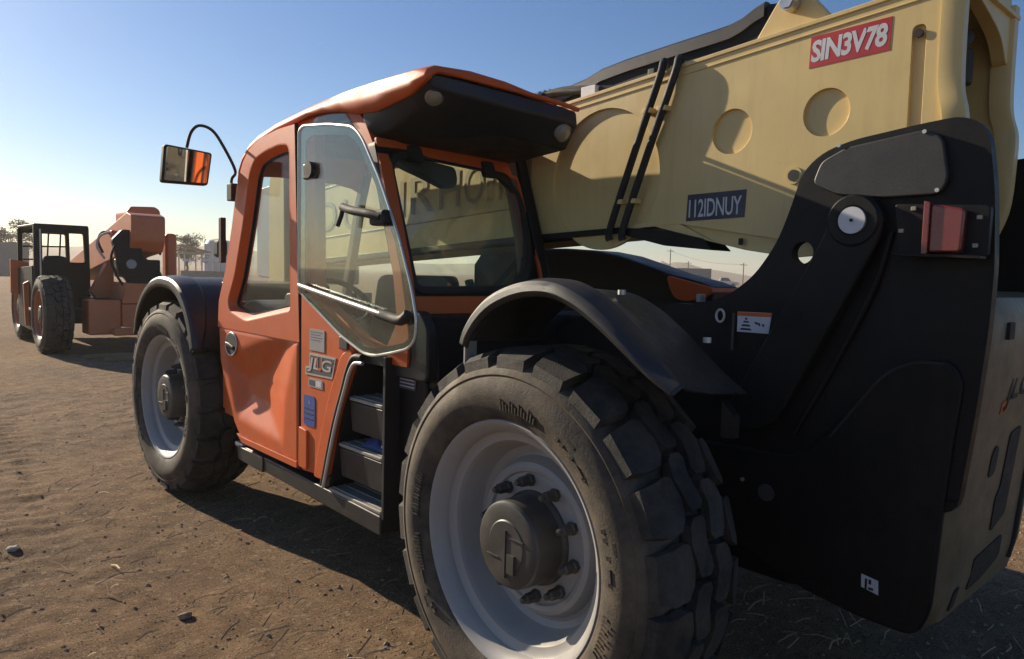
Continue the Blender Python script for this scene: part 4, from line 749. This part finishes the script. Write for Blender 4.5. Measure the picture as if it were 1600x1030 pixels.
tube('hose', spline([(.66, 12.5, 1.60), (.60, 12.55, 1.80), (.66, 12.5, 1.95), (.80, 12.4, 1.90), (.95, 12.3, 1.80)], 5), .02, 'black', F2, 8); tube('hose', spline([(.66, 12.4, 1.50), (.56, 12.45, 1.70), (.60, 12.4, 1.88), (.75, 12.3, 1.96)], 5), .02, 'white', F2, 8)
# timbers on the ground behind it
M['timber'] = mat('yellow_timber', (.24, .165, .085), .8, dust=.3, bump=.4, bscale=40)
tims = [(-.02, 10.75, -.005, 1.5, .0, .06, 'weathered timber beam lying on the dirt behind the far orange telehandler, farther of the two', 0), (.15, 10.30, -.005, 1.4, -.05, .05, 'weathered timber beam lying on the dirt behind the far orange telehandler, nearer of the two', 0)]
for x, y, z, l, a, t, lab, _ in tims:
    o = prism('timber_beam', rnd([(0, 0), (t*1.4, 0), (t*1.4, t), (0, t)], .006), 0, l, 'timber', None, ax=lambda u, v, w: (w, u, v), bevel=.004); o.location = (x, y, z); o.rotation_euler[2] = a; tag(o, lab, 'beam', 'timbers behind the orange telehandler')
# ---------------------------------------------------------------- background
M['leaf'] = mat('dry_green_leaf', (.055, .065, .035), .8, var=.4); M['bark'] = mat('bark', (.09, .07, .05), .9, bump=.5)
M['wall'] = mat('grey_render_wall', (.22, .20, .18), .9, dust=.3); M['tankw'] = mat('pale_tank', (.44, .47, .52), .6, dust=.2)
M['hill'] = mat('dry_hill', (.30, .24, .15), .95, var=.3, bump=.4, bscale=2); M['cont'] = mat('navy_container', (.045, .06, .11), .6, dust=.3); M['brick'] = mat('brick', (.24, .19, .15), .9, dust=.4, var=.3); M['wood'] = mat('pale_wood', (.40, .33, .25), .8)
def tree(name, loc, h, cr, label, seed, m='leaf'):
    random.seed(seed); R = root(name, label, 'tree', loc, 'trees at the edge of the yard'); x, y, z = loc
    th = h*.35; V = []; F = []
    v, f = tube_data([(x, y, z-.1), (x+.05*h, y, z+th*.6), (x+.02*h, y+.02*h, z+th*1.3)], [h*.035, h*.026, h*.014], 8); V += v; F += f
    limbs = []
    for k in range(7):
        a = 2*PI*k/7+random.random(); e = (x+math.cos(a)*cr*.6, y+math.sin(a)*cr*.6, z+h*random.uniform(.55, .85)); v, f = tube_data([(x+.03*h, y, z+th*random.uniform(.6, 1)), ((x+e[0])/2, (y+e[1])/2, (z+th+e[2])/2), e], [h*.014, h*.010, h*.004], 6); b = len(V); V += v; F += [tuple(i+b for i in q) for q in f]
    obj('trunk', V, F, 'bark', R)
    V = []; F = []; cl = [(x+random.gauss(0, cr*.45), y+random.gauss(0, cr*.45), z+h*random.uniform(.42, .92), cr*random.uniform(.2, .42)) for _ in range(26)]
    for cx, cy, cz, r in cl:
        for _ in range(150):
            d = Vector((random.gauss(0, 1), random.gauss(0, 1), random.gauss(0, .8))); d = d.normalized()*r*random.random()**.4; p = Vector((cx, cy, cz))+d; n_ = Vector((random.gauss(0, 1), random.gauss(0, 1), random.gauss(0, 1))).normalized(); a = n_.orthogonal().normalized(); b2 = n_.cross(a); s = random.uniform(.06, .13)*h/5; b = len(V)
            V += [p-a*s, p+b2*s*.5, p+a*s, p-b2*s*.5]; F.append((b, b+1, b+2, b+3))
    obj('crown', V, F, m, R, recalc=False)
tree('tree', (10.6, 90, 0), 5.4, 1.9, 'hazy round-crowned tree at the far left behind the grey wall', 3)
tree('tree', (26.5, 86, 0), 4.9, 2.0, 'dark round tree behind the little open shed, between the telehandlers', 5)
tree('tree', (7.0, 92, 0), 4.4, 1.6, 'sparse small tree at the left picture edge', 8)
o = prism('boundary_wall', rnd([(-20, -.2), (10.3, -.2), (10.3, 3.0), (5, 2.9), (-20, 2.9)], .02), 79.0, 79.3, 'wall', None, ax=AY); tag(o, 'grey rendered wall far away at the left edge of the yard', 'wall')
# little open shed, tank
R = root('shed', 'small open wooden shed with a sloping roof, far off between the two telehandlers', 'shed', (24, 74, 0))
for x, y in ((22.5, 74.2), (24.0, 73.8), (25.6, 73.3), (22.6, 76.2), (24.1, 75.8), (25.7, 75.3)): box('post', (x-.06, y-.06, -.05), (x+.06, y+.06, 2.55), 'wood', R, .01)
box('lintel', (22.2, 74.0, 2.4), (24.3, 74.15, 2.65), 'wood', R, .01); box('lintel', (23.9, 73.5, 1.75), (26.1, 73.65, 2.0), 'white', R, .01); box('lintel', (22.2, 73.9, 1.70), (23.4, 74.02, 1.92), 'white', R, .01)
obj('roof', [(22.0, 73.6, 3.3), (24.6, 72.9, 2.62), (25.0, 76.4, 2.62), (22.4, 76.9, 3.3), (22.0, 73.6, 3.38), (24.6, 72.9, 2.7), (25.0, 76.4, 2.7), (22.4, 76.9, 3.38)], [(0, 1, 2, 3), (4, 5, 6, 7), (0, 1, 5, 4), (1, 2, 6, 5), (2, 3, 7, 6), (3, 0, 4, 7)], 'wall', R)
box('low_wall', (21.8, 73.2, -.05), (26.4, 73.4, .8), 'brick', R, .01)
R = root('storage_tank', 'pale blue-grey cylindrical storage tank with domed top behind the shed', 'tank', (36, 101, 0))
lathe('tank_shell', [(0, 1.9), (4.2, 1.9), (4.7, 1.5), (4.95, .7), (5.0, .0001)], 'tankw', R, 40, 'z', (36, 101.3, 0)); tube('tank_pipe', [(34.05, 101.0, 0), (34.05, 101.0, 4.7)], .06, 'greyst', R, 6)
# blue container with corrugated walls
R = root('shipping_container', 'dark blue shipping container seen through the gap under the boom', 'container', (113.2, 76.9, 0))
ca = Vector((3.31, -4.88, 0)).normalized(); cb = Vector((-ca.y, ca.x, 0)) * -1 if False else Vector((.83, .56, 0)).normalized()
def cpt(s, d, z): q = Vector((111.4, 79.4, 0))+ca*s+cb*d; return (q.x, q.y, z)
V = []; F = []; n = 48
for i in range(n+1):
    d = .06*(i % 4 in (1, 2)); V += [cpt(i*6/n, d, .15), cpt(i*6/n, d, 3.1)]
for i in range(n): F.append((2*i, 2*i+2, 2*i+3, 2*i+1))
obj('side_wall', V, F, 'cont', R, recalc=False)
def cbox(nm, s0, s1, d0, d1, z0, z1, m):
    v = [cpt(s, d, z) for z in (z0, z1) for s, d in ((s0, d0), (s1, d0), (s1, d1), (s0, d1))]; return obj(nm, v, [(0, 1, 2, 3), (4, 5, 6, 7), (0, 1, 5, 4), (1, 2, 6, 5), (2, 3, 7, 6), (3, 0, 4, 7)], m, R)
cbox('roof', -.05, 6.05, -.02, 2.4, 3.05, 3.2, 'cont'); cbox('base_rail', -.05, 6.05, -.02, 2.4, .0, .18, 'cont'); cbox('end_wall', 5.98, 6.02, 0, 2.35, .15, 3.1, 'cont'); cbox('end_wall', -.02, .02, 0, 2.35, .15, 3.1, 'cont')
for s in (0, 5.9): cbox('corner_post', s, s+.12, -.03, .1, .1, 3.12, 'cont')
# pale site cabin and flat-roofed shed beside it
R = root('site_cabin', 'pale yellow site cabin left of the blue container, under the boom', 'cabin', (112, 86, 0))
box('wall', (108, 84, 0), (113, 87, 2.9), 'wood', R, .03); box('roof', (107.8, 83.8, 2.9), (113.2, 87.2, 3.1), 'white', R, .03)
for x in (108.8, 110.4): box('window', (x, 83.95, 1.1), (x+.9, 84.02, 2.0), 'dash', R, .01)
for (x, y, h, lab) in ((118.7, 86.4, 7.0, 'tall thin utility pole seen under the boom, left one'), (126.3, 74.8, 4.6, 'short thin utility pole by the tower, right one under the boom'), (133, 92, 5.0, 'thin utility pole behind the blue container')):
    R = root('utility_pole', lab, 'pole', (x, y, 0), 'utility poles beyond the yard'); tube('pole', [(x, y, -.1), (x, y, h)], .09, 'bark', R, 8); tube('crossarm', [(x-.5, y+.5, h-.4), (x+.5, y-.5, h-.4)], .05, 'bark', R, 6)
wv = [(118.7+(126.3-118.7)*t, 86.4+(74.8-86.4)*t, 6.6+(4.3-6.6)*t-.8*math.sin(PI*t)) for t in np.linspace(0, 1, 12)]
tag(tube('overhead_wire', wv, .02, 'rubber', None, 5), 'sagging overhead wire between the two utility poles', 'wire')
# pale pickup by the container
R = root('pickup_truck', 'small pale pickup truck parked right of the blue container', 'truck', (99, 62, 0))
prism('body', rnd([(-2.2, .5), (2.3, .5), (2.35, .95), (1.3, 1.05), (.75, 1.65), (-.4, 1.68), (-.6, 1.1), (-2.2, 1.1)], .08), 0, 1.7, 'white', R, ax=lambda u, v, w: (99+.55*u+.83*w, 62-.83*u+.55*w, v), bevel=.04)
prism('side_window', rnd([(-.3, 1.12), (1.1, 1.12), (.7, 1.58), (-.3, 1.6)], .04), -.02, .01, 'dash', R, ax=lambda u, v, w: (99+.55*u+.83*w, 62-.83*u+.55*w, v), bevel=0)
for u in (-1.4, 1.5): prism('wheel', circ((u, .38), .38, 20), -.03, .22, 'rubber', R, ax=lambda a, b, w: (99+.55*a+.83*w, 62-.83*a+.55*w, b), bevel=.02)
# dry hills
def hill(name, pts, D0, seed):
    V = []; F = []; n = len(pts)
    P = spline([(x, y, z) for x, y, z in pts], 8)
    for i, p in enumerate(P):
        out = Vector((p.x+2.7, p.y+1.6, 0)).normalized(); jit = float(vnoise(np.array([i*.7]), np.array([seed*1.]), 4)[0])
        V += [(p.x-out.x*60, p.y-out.y*60, -.5), (p.x-out.x*25, p.y-out.y*25, p.z*.55), (p.x, p.y, p.z*(1+.25*jit)), (p.x+out.x*80, p.y+out.y*80, -.5)]
    for i in range(len(P)-1):
        for j in range(3): a = i*4+j; F.append((a, a+4, a+5, a+1))
    return tag(obj(name, V, F, 'hill', None, ang=60), kind='structure')
hill('hills', [(250, 420, 3), (285, 300, 7), (313, 245, 8.5), (322, 232, 9), (335, 212, 5), (352, 190, 1.5)], 0, 1)
hill('hills', [(-60, 480, 5), (60, 470, 9), (150, 440, 12), (230, 400, 8), (280, 350, 5)], 0, 2)
# block wall and pallets beyond the machine, seen through the cab glass
bw = tag(prism('yard_wall_core', [(2.2, -.1), (8.6, -.1), (8.6, .1), (2.2, .1)], 10.62, 10.70, 'brick', None, ax=AY), 'low wall of grey-brown concrete blocks beyond the machine, seen through the cab glass', 'wall'); bw.name = 'block_wall'
bm_ = None
for r in range(5):
    for i in range(15):
        x = 2.2+i*.42+(.21 if r % 2 else 0)
        if x > 8.4 or (r == 4 and 5 < i < 9): continue
        if bm_ is None:
            o = prism('block', rnd([(.006, .006), (.414, .006), (.414, .194), (.006, .194)], .01), -.10, .10, 'brick', bw, ax=AY, bevel=.006); bm_ = o.data
        else:
            o = bpy.data.objects.new('block', bm_); COL.objects.link(o); o.parent = bw; d = o.modifiers.new('bevel', 'BEVEL'); d.width = .006
        o.location = (x, 10.55+random.uniform(-.012, .012), r*.2+.01); o.rotation_euler[2] = random.uniform(-.01, .01)
def crate(x, y, z, s, lab):
    R = root('crate', lab, 'crate', (x, y, z), 'dark crates by the block wall'); m = 'seat'
    box('crate_body', (x, y, z), (x+s, y+s*.8, z+s*.8), m, R, .02)
    for k in (.1, .45, .8): box('crate_slat', (x-.01, y-.012, z+s*.8*k-.03), (x+s+.01, y+.004, z+s*.8*k+.05), m, R, .004)
crate(4.6, 9.0, 0, .9, 'dark crate on the ground beyond the machine, seen through the rear cab window'); crate(3.1, 9.6, 0, .8, 'smaller dark crate left of the other, seen through the side glass')

# ---------------------------------------------------------------- haze over the yard
hm = bpy.data.materials.new('haze_air'); hm.use_nodes = True; t = hm.node_tree; t.nodes.remove(t.nodes['Principled BSDF']); pv = N(t, 'ShaderNodeVolumePrincipled')
pv.inputs['Color'].default_value = (.98, .91, .82, 1); pv.inputs['Density'].default_value = .0010; pv.inputs['Anisotropy'].default_value = .3; t.links.new(pv.outputs[0], t.nodes['Material Output'].inputs['Volume'])
v = [(x, y, z) for z in (-2, 20) for x, y in ((-950, -950), (950, -950), (950, 950), (-950, 950))]
hz = obj('haze', v, [(0, 1, 2, 3), (4, 5, 6, 7), (0, 1, 5, 4), (1, 2, 6, 5), (2, 3, 7, 6), (3, 0, 4, 7)], hm); tag(hz, 'thin dusty haze hanging over the yard', 'haze', kind='stuff')
